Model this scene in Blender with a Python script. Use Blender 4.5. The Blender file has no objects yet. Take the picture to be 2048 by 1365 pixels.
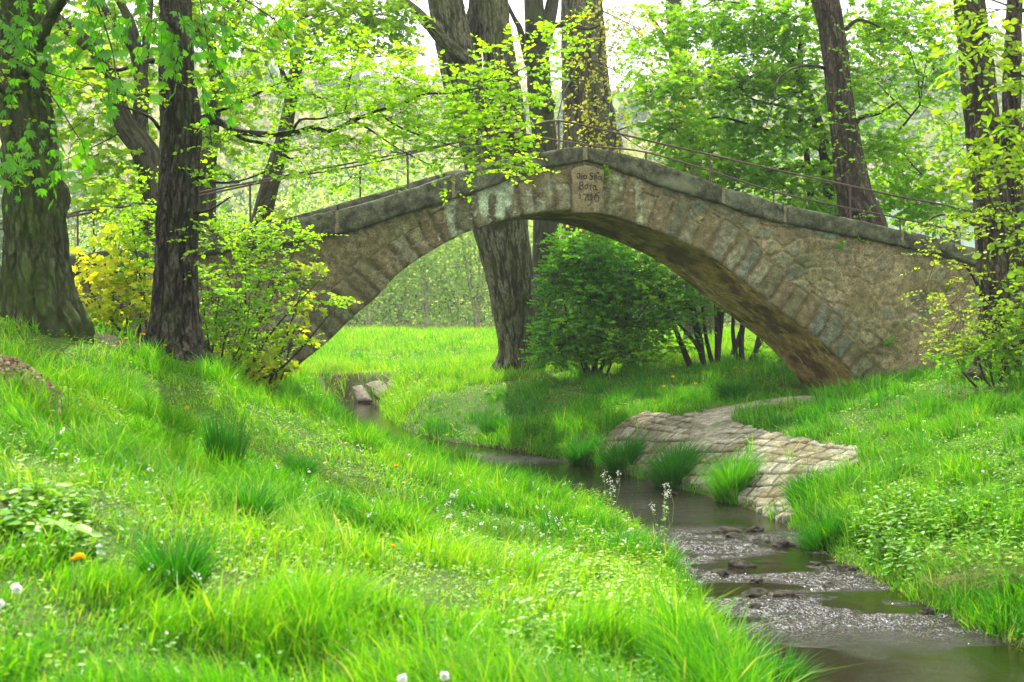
# Old arched stone footbridge over a small stream in a spring park
SUN_E, SKY_E, EXPO = 4.1, 0.14, 1.32
HAZE = 0.0004
import bpy, math
import numpy as np
from mathutils import Vector

F = 2844.4          # pixels of focal length in the 2048 px wide photograph (50 mm lens)
CX, HY, EYE = 1024.0, 640.0, 2.6
scene = bpy.context.scene
COL = scene.collection
R = np.random.default_rng(11)


def P(px, py, Y):
    """a point of the place at depth Y seen at a given direction from the camera"""
    return np.array([(px - CX) / F * Y, Y, EYE + (HY - py) / F * Y], float)


# ------------------------------------------------------------------ noise
def _h(ix, iy, iz, seed):
    n = (ix.astype(np.int64) * 374761393 + iy.astype(np.int64) * 668265263 +
         iz.astype(np.int64) * 2147483647 + int(seed) * 1274126177) & 0xFFFFFFFF
    n = ((n ^ (n >> 13)) * 1274126177) & 0xFFFFFFFF
    n = ((n ^ (n >> 16)) * 2246822519) & 0xFFFFFFFF
    n = n ^ (n >> 15)
    return (n & 0xFFFFFF) / float(0xFFFFFF)


def vn(x, y, z=0.0, seed=0):
    x, y, z = np.broadcast_arrays(np.asarray(x, float), np.asarray(y, float), np.asarray(z, float))
    fx, fy, fz = np.floor(x), np.floor(y), np.floor(z)
    tx, ty, tz = x - fx, y - fy, z - fz
    tx, ty, tz = [t * t * (3 - 2 * t) for t in (tx, ty, tz)]
    r = 0
    for a in (0, 1):
        for b in (0, 1):
            for c in (0, 1):
                w = (tx if a else 1 - tx) * (ty if b else 1 - ty) * (tz if c else 1 - tz)
                r = r + w * _h(fx + a, fy + b, fz + c, seed)
    return r


def fbm(x, y, z=0.0, seed=0, o=4):
    r, a, s = 0, 1.0, 0
    for k in range(o):
        r = r + a * vn(np.asarray(x) * 2 ** k + 7.3 * k, np.asarray(y) * 2 ** k + 3.1 * k, np.asarray(z) * 2 ** k, seed + k)
        s += a
        a *= 0.5
    return r / s


def sstep(a, b, x):
    t = np.clip((np.asarray(x, float) - a) / (b - a), 0, 1)
    return t * t * (3 - 2 * t)


# ------------------------------------------------------------------ mesh making
def mesh(name, V, faces, mat=None, parent=None, attrs=None, smooth=True, loc=None):
    """faces: list of int arrays (n,k); several k allowed"""
    V = np.asarray(V, np.float32).reshape(-1, 3)
    if loc is not None:
        V = V - np.asarray(loc, np.float32)
    faces = [np.asarray(f, np.int32) for f in faces if len(f)]
    me = bpy.data.meshes.new(name)
    me.vertices.add(len(V))
    me.vertices.foreach_set('co', V.ravel())
    loops = np.concatenate([f.ravel() for f in faces])
    cnt = np.concatenate([np.full(len(f), f.shape[1], np.int32) for f in faces])
    start = np.concatenate([[0], np.cumsum(cnt)[:-1]]).astype(np.int32)
    me.loops.add(len(loops))
    me.loops.foreach_set('vertex_index', loops)
    me.polygons.add(len(cnt))
    me.polygons.foreach_set('loop_start', start)
    if smooth:
        me.polygons.foreach_set('use_smooth', np.ones(len(cnt), bool))
    for k, a in (attrs or {}).items():
        a = np.asarray(a, np.float32)
        if a.ndim == 1:
            at = me.attributes.new(k, 'FLOAT', 'POINT')
            at.data.foreach_set('value', a)
        elif a.shape[1] == 3:
            at = me.attributes.new(k, 'FLOAT_VECTOR', 'POINT')
            at.data.foreach_set('vector', a.ravel())
        else:
            at = me.attributes.new(k, 'FLOAT_COLOR', 'POINT')
            at.data.foreach_set('color', a.ravel())
    me.update(calc_edges=True)
    if mat:
        me.materials.append(mat)
    o = bpy.data.objects.new(name, me)
    COL.objects.link(o)
    if loc is not None and parent is None:
        o.location = loc
    if parent is not None:
        o.parent = parent
    return o


def tag(o, label=None, cat=None, group=None, kind=None):
    if label: o['label'] = label
    if cat: o['category'] = cat
    if group: o['group'] = group
    if kind: o['kind'] = kind
    return o


def thing(name, label, cat, loc=(0, 0, 0), group=None):
    o = bpy.data.objects.new(name, None)
    o.empty_display_size = 0.2
    COL.objects.link(o)
    o.location = [float(c) for c in loc]
    return tag(o, label, cat, group)


class Bag:
    """collects vertices, faces and attributes for one mesh"""
    def __init__(s):
        s.V, s.F, s.A, s.n = [], {}, {}, 0

    def add(s, V, faces, **attrs):
        V = np.asarray(V, np.float32).reshape(-1, 3)
        for f in faces:
            f = np.asarray(f, np.int64)
            if len(f):
                s.F.setdefault(f.shape[1], []).append(f + s.n)
        s.V.append(V)
        for k, a in attrs.items():
            s.A.setdefault(k, []).append(np.asarray(a, np.float32))
        s.n += len(V)

    def build(s, name, mat, parent=None, smooth=True, loc=None):
        if not s.V:
            return None
        return mesh(name, np.concatenate(s.V), [np.concatenate(f) for f in s.F.values()], mat, parent,
                    {k: np.concatenate(a) for k, a in s.A.items()}, smooth, loc)


def grid_faces(nu, nv, wrap=False):
    """rows nu, columns nv, index i*nv+j"""
    i = np.arange(nu - 1)[:, None]
    j = np.arange(nv if wrap else nv - 1)[None, :]
    j2 = (j + 1) % nv
    a = i * nv + j; b = i * nv + j2; c = (i + 1) * nv + j2; d = (i + 1) * nv + j
    return np.stack([a, b, c, d], -1).reshape(-1, 4)


def spline(pts, step):
    """Catmull-Rom through rows of pts (any columns; first three are the position)"""
    p = np.asarray(pts, float)
    if len(p) == 2:
        p = np.array([p[0], (p[0] + p[1]) / 2, p[1]])
    q = np.vstack([2 * p[0] - p[1], p, 2 * p[-1] - p[-2]])
    out = []
    for i in range(1, len(q) - 2):
        d = np.linalg.norm(q[i + 1, :3] - q[i, :3])
        n = max(1, int(math.ceil(d / step)))
        t = (np.arange(n) / n)[:, None]
        a, b, c, e = q[i - 1], q[i], q[i + 1], q[i + 2]
        out.append(0.5 * ((2 * b) + (c - a) * t + (2 * a - 5 * b + 4 * c - e) * t ** 2 + (3 * b - a - 3 * c + e) * t ** 3))
    out.append(q[-2][None])
    return np.vstack(out)


def tube(bag, pts, sides=10, step=0.1, rough=0.0, flare=0.0, seed=0, fr=9.0, lump=0.0, gnd=None, **const):
    """pts rows x,y,z,r; adds a closed tapered tube with bark relief"""
    s = spline(pts, step)
    pos, r = s[:, :3], np.maximum(s[:, 3], 0.0015)
    n = len(pos)
    tan = np.gradient(pos, axis=0)
    tan /= np.linalg.norm(tan, axis=1)[:, None] + 1e-9
    ref = np.array([0.0, 1.0, 0.0]) if abs(tan[0][1]) < 0.8 else np.array([1.0, 0.0, 0.0])
    N = np.zeros((n, 3))
    a = ref - tan[0] * (ref @ tan[0]); a /= np.linalg.norm(a); N[0] = a
    for i in range(1, n):
        a = a - tan[i] * (a @ tan[i]); a /= np.linalg.norm(a) + 1e-9; N[i] = a
    B = np.cross(tan, N)
    th = np.linspace(0, 2 * np.pi, sides, endpoint=False)
    L = np.concatenate([[0], np.cumsum(np.linalg.norm(np.diff(pos, axis=0), axis=1))])
    ct, st = np.cos(th)[None], np.sin(th)[None]
    rr = np.repeat(r[:, None], sides, 1)
    bx, by, bz = rr * ct, rr * st, np.repeat(L[:, None], sides, 1)
    if lump:
        rr = rr * (1 + lump * (fbm(bx * 1.5, by * 1.5, bz * 1.2, seed + 5, 3) - 0.5) * 2)
    if flare and gnd is not None:
        h = np.clip(pos[:, 2] - gnd, 0, None)[:, None]
        k = np.exp(-h / 0.35)
        rr = rr * (1 + flare * k * (0.5 + 0.9 * np.sin(th * 5 + seed)[None] ** 2))
    if rough:
        w = bz + 0.35 * fbm(bx * 3, by * 3, bz * 2, seed + 9, 2)
        rid = np.abs(fbm(bx * fr, by * fr, w * fr / 6.0, seed, 3) - 0.5) * 2
        rid2 = np.abs(fbm(bx * fr * 2.3, by * fr * 2.3, w * fr / 3.0, seed + 3, 2) - 0.5) * 2
        e = sstep(0.0, 0.28, rid) * 0.7 + 0.3 * sstep(0, .35, rid2)
        rr = rr + rough * (e - 0.6)
    else:
        e = np.full_like(rr, 0.6)
    V = pos[:, None] + N[:, None] * (rr * ct)[..., None] + B[:, None] * (rr * st)[..., None]
    V = V.reshape(-1, 3)
    fs = [grid_faces(n, sides, True)]
    V = np.vstack([V, pos[0], pos[-1]])
    j = np.arange(sides)
    fs.append(np.stack([np.full(sides, n * sides), (j + 1) % sides, j], 1))
    fs.append(np.stack([np.full(sides, n * sides + 1), (n - 1) * sides + j, (n - 1) * sides + (j + 1) % sides], 1))
    bc = np.stack([bx, by, bz], -1).reshape(-1, 3)
    bc = np.vstack([bc, [0, 0, 0], [0, 0, L[-1]]])
    bag.add(V, fs, bc=bc, rid=np.concatenate([e.ravel(), [0.5, 0.5]]))
    return s


def twigs(bag, A, B, r0, r1, sag=0.0, n=4, wob=0.06, rng=R):
    """many thin three sided twigs at once, from points A to points B"""
    A, B = np.asarray(A, float), np.asarray(B, float)
    K = len(A)
    if K == 0:
        return
    r0 = np.broadcast_to(r0, K); r1 = np.broadcast_to(r1, K)
    d = B - A
    Ld = np.linalg.norm(d, axis=1)[:, None] + 1e-9
    up = np.tile([0.0, 0.0, 1.0], (K, 1)); up[:, 0] += 0.05
    s1 = np.cross(d / Ld, up); s1 /= np.linalg.norm(s1, axis=1)[:, None] + 1e-9
    s2 = np.cross(d / Ld, s1)
    off1 = rng.normal(0, wob, (K, n)) * Ld; off1[:, 0] = 0; off1[:, -1] = 0
    off2 = rng.normal(0, wob, (K, n)) * Ld; off2[:, 0] = 0; off2[:, -1] = 0
    t = np.linspace(0, 1, n)
    Q = A[:, None] + d[:, None] * t[None, :, None] + s1[:, None] * off1[..., None] + s2[:, None] * off2[..., None]
    Q[..., 2] += (sag * Ld * 4 * (t * (1 - t))[None])
    rr = r0[:, None] * (1 - t) + r1[:, None] * t
    V = []
    for k in range(3):
        a = 2 * np.pi * k / 3
        V.append(Q + (s1[:, None] * math.cos(a) + s2[:, None] * math.sin(a)) * rr[..., None])
    V = np.stack(V, 2)  # K,n,3,3
    base = (np.arange(K) * n * 3)[:, None, None]
    i = np.arange(n - 1)[None, :, None]; j = np.arange(3)[None, None]
    a = base + i * 3 + j; b = base + i * 3 + (j + 1) % 3
    f = np.stack([a, b, b + 3, a + 3], -1).reshape(-1, 4)
    V = V.reshape(-1, 3)
    bag.add(V, [f], bc=V, rid=np.full(len(V), 0.5))


# leaf outlines: (along, across, lift) and faces
LEAF = {
    'oval': (np.array([[0, 0, 0], [.28, -.30, .05], [.70, -.30, .05], [1, 0, -.04], [.70, .30, .05], [.28, .30, .05]]),
             [[0, 1, 2, 3], [0, 3, 4, 5]]),
    'lance': (np.array([[0, 0, 0], [.3, -.12, .03], [.7, -.10, .0], [1, 0, -.12], [.7, .10, .0], [.3, .12, .03]]),
              [[0, 1, 2, 3], [0, 3, 4, 5]]),
    'dia': (np.array([[0, 0, 0], [.5, -.36, .06], [1, 0, 0], [.5, .36, .06]]), [[0, 1, 2, 3]]),
    'maple': (np.array([[0, 0, 0], [.10, -.42, .02], [.34, -.30, .03], [.50, -.55, -.02], [.58, -.20, .04], [1, 0, -.06],
                        [.58, .20, .04], [.50, .55, -.02], [.34, .30, .03], [.10, .42, .02]]),
              [[0, 1, 2], [0, 2, 3, 4], [0, 4, 5, 6], [0, 6, 7, 8], [0, 8, 9]]),
    'palm': None,
}
_pv, _pf = [], []
for k, a in enumerate((-0.95, -0.45, 0.0, 0.45, 0.95)):
    c, s_ = math.cos(a), math.sin(a)
    l = (0.72, 0.95, 1.0, 0.95, 0.72)[k]
    for (x, y, z) in ((0, 0, 0), (.6, -.17, -.05), (1, 0, -.22), (.6, .17, -.05)):
        _pv.append(((x * c - y * s_) * l, (x * s_ + y * c) * l, z * l))
    _pf.append([4 * k, 4 * k + 1, 4 * k + 2, 4 * k + 3])
LEAF['palm'] = (np.array(_pv), _pf)


def leaves(bag, C, D, N, S, kind='oval', tint=None, rng=R):
    C = np.asarray(C, float); D = np.asarray(D, float); N = np.asarray(N, float)
    K = len(C)
    if K == 0:
        return
    D = D / (np.linalg.norm(D, axis=1)[:, None] + 1e-9)
    W = np.cross(N, D); W /= np.linalg.norm(W, axis=1)[:, None] + 1e-9
    N2 = np.cross(D, W)
    T, fcs = LEAF[kind]
    m = len(T)
    S = np.broadcast_to(S, K)[:, None, None]
    V = C[:, None] + S * (D[:, None] * T[None, :, 0:1] + W[:, None] * T[None, :, 1:2] + N2[:, None] * T[None, :, 2:3])
    out = {}
    for f in fcs:
        out.setdefault(len(f), []).append(f)
    base = (np.arange(K) * m)[:, None, None]
    fs = [(base + np.array(f)[None]).reshape(-1, k) for k, f in out.items()]
    if tint is None:
        tint = rng.random(K)
    bag.add(V.reshape(-1, 3), fs, tint=np.repeat(np.broadcast_to(tint, K), m))


def rnd_dirs(n, rng=R, flat=1.0):
    v = rng.normal(0, 1, (n, 3)); v[:, 2] *= flat
    return v / (np.linalg.norm(v, axis=1)[:, None] + 1e-9)


def sprays(lb, tb, P0, D, L, nl, size, kind, rng, tint=None, droop=0.25, twr=0.0022, upn=1.0, nrm=0.55, jit=0.0):
    """K leafy twigs: P0 start, D direction, L length, nl leaves each"""
    K = len(P0)
    if K == 0:
        return
    L = np.broadcast_to(L, K)
    D = D / (np.linalg.norm(D, axis=1)[:, None] + 1e-9)
    P1 = P0 + D * L[:, None]; P1[:, 2] -= droop * L
    if tb is not None:
        twigs(tb, P0, P1, twr, twr * 0.4, n=3, rng=rng)
    t = (np.arange(nl) + 0.6) / nl
    t = t[None] + rng.normal(0, 0.04, (K, nl))
    t = np.clip(t, 0.05, 1.02)
    C = P0[:, None] + D[:, None] * (t * L[:, None])[..., None]
    C[..., 2] -= droop * L[:, None] * t ** 1.7
    side = np.cross(D, [0, 0, 1.0]); side /= np.linalg.norm(side, axis=1)[:, None] + 1e-9
    sg = np.where(np.arange(nl) % 2 == 0, 1.0, -1.0)[None, :, None]
    ld = D[:, None] * 0.6 + side[:, None] * sg * 0.8 + rng.normal(0, 0.28, (K, nl, 3))
    ld[..., 2] -= droop * 0.8
    nn = np.zeros((K, nl, 3)); nn[..., 2] = upn
    nn += rng.normal(0, nrm, (K, nl, 3))
    if jit:
        C = C + rng.normal(0, jit, C.shape)
    S = size * rng.uniform(0.6, 1.25, K * nl)
    if tint is None:
        tint = rng.random(K)
    tt = np.repeat(tint, nl) * 0.6 + 0.4 * rng.random(K * nl)
    leaves(lb, C.reshape(-1, 3), ld.reshape(-1, 3), nn.reshape(-1, 3), S, kind, tt, rng)
# ------------------------------------------------------------------ materials
class NT:
    def __init__(s, name):
        s.m = bpy.data.materials.new(name); s.m.use_nodes = True
        s.t = s.m.node_tree; s.t.nodes.clear()
        s.out = s.n('ShaderNodeOutputMaterial')

    def n(s, ty, **kw):
        o = s.t.nodes.new(ty)
        for k, v in kw.items():
            if k in o.inputs: o.inputs[k].default_value = v
            else: setattr(o, k, v)
        return o

    def l(s, a, b): s.t.links.new(a, b)

    def attr(s, name): return s.n('ShaderNodeAttribute', attribute_name=name)

    def noise(s, vec, scale, detail=4, rough=0.6, dist=0.0):
        o = s.n('ShaderNodeTexNoise', Scale=scale, Detail=detail, Roughness=rough, Distortion=dist)
        if vec is not None: s.l(vec, o.inputs['Vector'])
        return o.outputs['Fac']

    def ramp(s, fac, stops, interp='LINEAR'):
        o = s.n('ShaderNodeValToRGB'); r = o.color_ramp; r.interpolation = interp
        while len(r.elements) > 1: r.elements.remove(r.elements[-1])
        for i, (p, c) in enumerate(stops):
            e = r.elements[0] if i == 0 else r.elements.new(p)
            e.position = p
            e.color = (c, c, c, 1) if not hasattr(c, '__len__') else (*c, 1)
        s.l(fac, o.inputs[0]); return o.outputs[0]

    def mix(s, fac, a, b, mode='MIX'):
        o = s.n('ShaderNodeMix', data_type='RGBA', blend_type=mode)
        for k, v in ((0, fac), (6, a), (7, b)):
            if isinstance(v, (float, int)): o.inputs[k].default_value = v
            elif isinstance(v, tuple): o.inputs[k].default_value = (*v, 1)
            else: s.l(v, o.inputs[k])
        return o.outputs[2]

    def math(s, op, a, b=None, clamp=False):
        o = s.n('ShaderNodeMath', operation=op); o.use_clamp = clamp
        for k, v in ((0, a), (1, b)):
            if v is None: continue
            if isinstance(v, (float, int)): o.inputs[k].default_value = v
            else: s.l(v, o.inputs[k])
        return o.outputs[0]

    def mapping(s, vec, scale):
        o = s.n('ShaderNodeMapping'); o.inputs['Scale'].default_value = scale
        s.l(vec, o.inputs['Vector']); return o.outputs[0]

    def bump(s, h, strength=0.5, dist=0.02):
        o = s.n('ShaderNodeBump', Strength=strength, Distance=dist)
        s.l(h, o.inputs['Height']); return o.outputs[0]

    def pbsdf(s, col, rough=0.8, normal=None, spec=0.3, metallic=0.0):
        o = s.n('ShaderNodeBsdfPrincipled')
        for k, v in (('Base Color', col), ('Roughness', rough)):
            if isinstance(v, tuple): o.inputs[k].default_value = (*v, 1)
            elif isinstance(v, (float, int)): o.inputs[k].default_value = v
            else: s.l(v, o.inputs[k])
        o.inputs['Specular IOR Level'].default_value = spec
        o.inputs['Metallic'].default_value = metallic
        if normal is not None: s.l(normal, o.inputs['Normal'])
        return o.outputs[0]

    def done(s, sh):
        s.l(sh, s.out.inputs['Surface']); return s.m


def leaf_mat(name, stops, trans=0.45, tr_mul=(1.25, 1.25, 0.5), rough=0.45, gloss=0.022):
    """stops: (position, colour) by the per-leaf tint"""
    t = NT(name)
    tint = t.attr('tint').outputs['Fac']
    col = t.ramp(tint, stops)
    dif = t.n('ShaderNodeBsdfDiffuse'); t.l(col, dif.inputs['Color'])
    tc = t.mix(1.0, col, tuple(tr_mul), 'MULTIPLY')
    tr = t.n('ShaderNodeBsdfTranslucent'); t.l(tc, tr.inputs['Color'])
    m1 = t.n('ShaderNodeMixShader'); m1.inputs[0].default_value = trans
    t.l(dif.outputs[0], m1.inputs[1]); t.l(tr.outputs[0], m1.inputs[2])
    gl = t.n('ShaderNodeBsdfGlossy', Roughness=rough)
    gl.inputs['Color'].default_value = (.9, .95, .85, 1)
    m2 = t.n('ShaderNodeMixShader'); m2.inputs[0].default_value = gloss
    t.l(m1.outputs[0], m2.inputs[1]); t.l(gl.outputs[0], m2.inputs[2])
    return t.done(m2.outputs[0])


def bark_mat(name, ridge, furrow, moss=0.0, mosscol=(0.07, 0.13, 0.015), patch=None, sx=14.0, plates=0):
    t = NT(name)
    bc = t.attr('bc').outputs['Vector']; rid = t.attr('rid').outputs['Fac']
    v = t.mapping(bc, (1, 1, 0.32))
    n1 = t.noise(v, sx, 6, 0.65)
    n2 = t.noise(v, sx * 3.3, 5, 0.6)
    h = t.math('ADD', t.math('MULTIPLY', rid, 0.55), t.math('MULTIPLY', n1, 0.6))
    col = t.ramp(h, [(0.42, furrow), (0.56, tuple((a + b) * .5 for a, b in zip(ridge, furrow))), (0.68, tuple(x * 1.25 for x in ridge))])
    big = t.noise(bc, 1.3, 4, 0.6)
    col = t.mix(t.math('MULTIPLY', big, 0.25), col, tuple(c * 1.25 for c in ridge), 'MIX')
    col = t.mix(t.ramp(n2, [(0.40, 0.75), (0.56, 0.0)]), col, furrow)
    if moss:
        mk = t.ramp(t.noise(bc, 1.1, 5, 0.65), [(0.62 - moss * 0.4, 0.0), (0.86 - moss * 0.35, 1.0)])
        mk2 = t.math('MULTIPLY', mk, t.ramp(n1, [(0.3, 0.25), (0.6, 1.0)]))
        col = t.mix(mk2, col, mosscol)
    if patch:
        col = t.mix(t.ramp(t.noise(bc, 6.0, 5, 0.7), [(0.60, 0.0), (0.68, 0.7)]), col, patch)
    if plates:
        wv = t.n('ShaderNodeVectorMath', operation='MULTIPLY_ADD')
        nz_ = t.n('ShaderNodeTexNoise', Scale=6.0); t.l(bc, nz_.inputs['Vector'])
        t.l(nz_.outputs['Color'], wv.inputs[0]); wv.inputs[1].default_value = (.12, .12, .12); t.l(bc, wv.inputs[2])
        vo = t.n('ShaderNodeTexVoronoi', feature='DISTANCE_TO_EDGE', Scale=plates); t.l(t.mapping(wv.outputs[0], (1, 1, .24)), vo.inputs['Vector'])
        cr = t.ramp(vo.outputs['Distance'], [(.0, 1.), (.10, .75), (.22, 0.)])
        col = t.mix(t.math('MULTIPLY', cr, .6), col, furrow)
        n1 = t.math('SUBTRACT', n1, t.math('MULTIPLY', cr, .8))
    bh = t.math('ADD', t.math('MULTIPLY', n1, 1.0), t.math('MULTIPLY', n2, 0.5))
    return t.done(t.pbsdf(col, 0.9, t.bump(bh, 0.9, 0.02), 0.15))


def plain_mat(name, col, rough=0.8, spec=0.3, metallic=0.0, nscale=20, var=0.25, bumpd=0.0):
    t = NT(name)
    tc = t.n('ShaderNodeTexCoord').outputs['Object']
    n = t.noise(tc, nscale, 5, 0.6)
    c = t.ramp(n, [(0.3, tuple(x * (1 - var) for x in col)), (0.7, tuple(min(1, x * (1 + var)) for x in col))])
    return t.done(t.pbsdf(c, rough, t.bump(n, 0.5, bumpd) if bumpd else None, spec, metallic))


M = {}
# bright spring leaves, back lit
M['alder'] = leaf_mat('young_alder_leaf', [(0, (.11, .29, .006)), (.5, (.22, .43, .008)), (1, (.40, .56, .02))], .58, (1.5, 1.5, .35))
M['maple'] = leaf_mat('maple_leaf', [(0, (.10, .23, .008)), (.5, (.20, .36, .010)), (1, (.34, .47, .016))], .58, (1.5, 1.5, .35))
M['chestnut'] = leaf_mat('chestnut_leaf', [(0, (.03, .15, .006)), (.6, (.075, .27, .008)), (1, (.15, .36, .010))], .45, (1.5, 1.5, .4))
M['yellow'] = leaf_mat('yellow_maple_leaf', [(0, (.22, .38, .010)), (.6, (.48, .55, .02)), (1, (.72, .62, .03))], .55, (1.4, 1.3, .4))
M['green'] = leaf_mat('mid_green_leaf', [(0, (.06, .20, .008)), (.5, (.16, .35, .010)), (1, (.32, .50, .014))], .6, (1.5, 1.5, .35))
M['bush'] = leaf_mat('bush_leaf', [(0, (.035, .18, .006)), (.5, (.11, .34, .008)), (1, (.34, .58, .012))], .5, (1.4, 1.4, .35), gloss=.03)
M['gold'] = leaf_mat('golden_bud_leaf', [(0, (.34, .36, .03)), (.6, (.50, .50, .04)), (1, (.46, .54, .05))], .5, (1.3, 1.3, .5))
M['willow'] = leaf_mat('willow_leaf', [(0, (.10, .23, .014)), (.5, (.22, .35, .02)), (1, (.42, .48, .04))], .5, (1.4, 1.4, .4))
M['far'] = leaf_mat('far_tree_leaf', [(0, (.13, .26, .07)), (.5, (.27, .43, .11)), (1, (.42, .54, .19))], .62, (1.5, 1.4, .8))  # desaturated: some of the distance haze is put into the leaf colour
M['forest'] = leaf_mat('hill_forest_leaf', [(0, (.04, .10, .06)), (.2, (.12, .19, .08)), (.45, (.26, .36, .14)), (.7, (.36, .33, .20)), (1, (.44, .50, .22))], .45, (1.2, 1.2, .8))
M['grass'] = leaf_mat('grass_blade', [(0, (.018, .14, .006)), (.35, (.050, .26, .006)), (.7, (.13, .37, .006)), (.93, (.25, .45, .010)), (.97, (.40, .38, .12)), (1, (.44, .40, .18))], .5, (1.28, 1.25, .3), rough=.4, gloss=.02)
M['herb'] = leaf_mat('herb_leaf', [(0, (.03, .17, .008)), (.5, (.13, .34, .008)), (1, (.30, .46, .012))], .45, (1.35, 1.25, .3), gloss=.025)
M['litter'] = leaf_mat('dry_leaf', [(0, (.05, .022, .012)), (.5, (.14, .06, .030)), (1, (.26, .13, .07))], .15, (1, 1, 1))
M['chips'] = leaf_mat('wood_chip', [(0, (.12, .075, .04)), (.5, (.30, .22, .13)), (1, (.56, .43, .29))], .05, (1, 1, 1))
M['petal'] = leaf_mat('white_petal', [(0, (.62, .66, .50)), (1, (.82, .82, .76))], .35, (1, 1, 1))
M['dandy'] = leaf_mat('dandelion_petal', [(0, (.85, .48, .01)), (1, (.95, .66, .01))], .3, (1, 1, 1))
M['fluff'] = leaf_mat('seed_fluff', [(0, (.85, .85, .80)), (1, (.95, .95, .92))], .5, (1, 1, 1))
M['stalk'] = plain_mat('green_stalk', (.13, .26, .04), .6)
M['drystalk'] = leaf_mat('dry_grass', [(0, (.16, .09, .045)), (1, (.36, .24, .13))], .3, (1, 1, 1))

M['barkA'] = bark_mat('mossy_chestnut_bark', (.090, .090, .058), (.010, .010, .005), 0.95, (.042, .075, .006), None, 14, 9)
M['barkB'] = bark_mat('cracked_grey_bark', (.070, .062, .046), (.006, .005, .003), 0.42, (.026, .045, .005), (.15, .140, .112), 11, 12)
M['barkC'] = bark_mat('smooth_brown_bark', (.062, .058, .036), (.016, .015, .008), 0.35, (.06, .085, .015), None, 26)
M['barkE'] = bark_mat('ridged_poplar_bark', (.120, .118, .074), (.010, .009, .005), 0.55, (.05, .065, .010), None, 9)
M['barkF'] = bark_mat('dark_green_bark', (.060, .060, .040), (.02, .021, .012), 0.5, (.06, .08, .02), None, 26)
M['barkI'] = bark_mat('brown_ridged_bark', (.088, .074, .048), (.011, .009, .005), 0.3, (.04, .055, .01), None, 12, 11)
M['barkJ'] = bark_mat('dark_thin_bark', (.055, .045, .035), (.018, .015, .012), 0.1)
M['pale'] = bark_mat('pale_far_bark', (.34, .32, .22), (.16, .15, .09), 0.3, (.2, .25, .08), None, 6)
M['twig'] = M['barkC']
M['darktwig'] = M['barkJ']
M['iron'] = plain_mat('rusty_iron_rail', (.070, .050, .036), .7, .3, 0.0, 35, .5, .002)


def stone_mat(name, base, var=0.35, lichen=(.30, .36, .24), la=0.0, scale=6):
    t = NT(name)
    tc = t.n('ShaderNodeTexCoord').outputs['Object']
    a = t.noise(tc, scale, 6, 0.65); b = t.noise(tc, scale * 7, 5, 0.7); c = t.noise(tc, scale * .35, 3, .5)
    col = t.ramp(a, [(0.38, tuple(x * (1 - var) ** 1.5 for x in base)), (0.62, tuple(x * (1 + var) ** 1.6 for x in base))])
    col = t.mix(t.ramp(b, [(.38, .75), (.56, 0.)]), col, tuple(x * .35 for x in base))
    if la: col = t.mix(t.ramp(c, [(.55, 0.), (.7, la)]), col, lichen)
    h = t.math('ADD', t.math('MULTIPLY', a, .7), t.math('MULTIPLY', b, .5))
    return t.done(t.pbsdf(col, .92, t.bump(h, .9, .03), .15))


def wall_mat(name):
    """masonry whose stones are coloured per stone by the 'col' attribute"""
    t = NT(name)
    tc = t.n('ShaderNodeTexCoord').outputs['Object']
    col = t.attr('col').outputs['Color']
    a = t.noise(tc, 9, 6, .65); b = t.noise(tc, 45, 5, .75); c = t.noise(tc, 2.2, 4, .6)
    col = t.mix(1.0, col, t.ramp(a, [(.36, (.62, .61, .58)), (.50, (.97, .97, .95)), (.64, (1.42, 1.40, 1.34))]), 'MULTIPLY')
    col = t.mix(1.0, col, t.ramp(b, [(.38, (.50, .48, .44)), (.5, (1., 1., 1.)), (.64, (1.4, 1.4, 1.34))]), 'MULTIPLY')
    col = t.mix(t.ramp(c, [(.48, 0.), (.66, .5)]), col, (.085, .085, .035))
    h = t.math('ADD', t.math('MULTIPLY', a, .8), t.math('MULTIPLY', b, .45))
    return t.done(t.pbsdf(col, .93, t.bump(h, 1.0, .03), .12))


M['wall'] = wall_mat('bridge_masonry')
M['coping'] = stone_mat('coping_stone', (.078, .086, .048), .42, (.16, .175, .10), .7, 5)
M['key'] = stone_mat('carved_sandstone', (.20, .175, .088), .25, (.15, .17, .09), .25, 8)
M['cut'] = stone_mat('groove_shade', (.045, .04, .02), .2)  # dark colour standing in for the shade inside the letters
M['apron'] = wall_mat('paved_apron')
M['rock'] = stone_mat('wet_rock', (.040, .036, .024), .5, (.06, .09, .02), .5, 9)
M['slab'] = stone_mat('broken_paving_slab', (.20, .17, .125), .25, (.2, .22, .12), .3, 9)
M['pave'] = stone_mat('bridge_deck_paving', (.24, .21, .17), .25)


def ground_mat():
    t = NT('soil_and_moss')
    tc = t.n('ShaderNodeTexCoord').outputs['Object']
    a = t.noise(tc, 2.5, 6, .7); b = t.noise(tc, 30, 4, .7)
    col = t.ramp(a, [(.3, (.045, .10, .012)), (.55, (.07, .16, .015)), (.75, (.10, .11, .035))])
    col = t.mix(t.ramp(b, [(.4, .6), (.65, 0.)]), col, (.05, .05, .02))
    mud = t.attr('mud').outputs['Fac']
    mc = t.ramp(b, [(.35, (.022, .018, .009)), (.55, (.06, .045, .02)), (.7, (.12, .10, .055))])
    col = t.mix(mud, col, mc)
    return t.done(t.pbsdf(col, .95, t.bump(b, .8, .03), .1))


M['ground'] = ground_mat()


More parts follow.
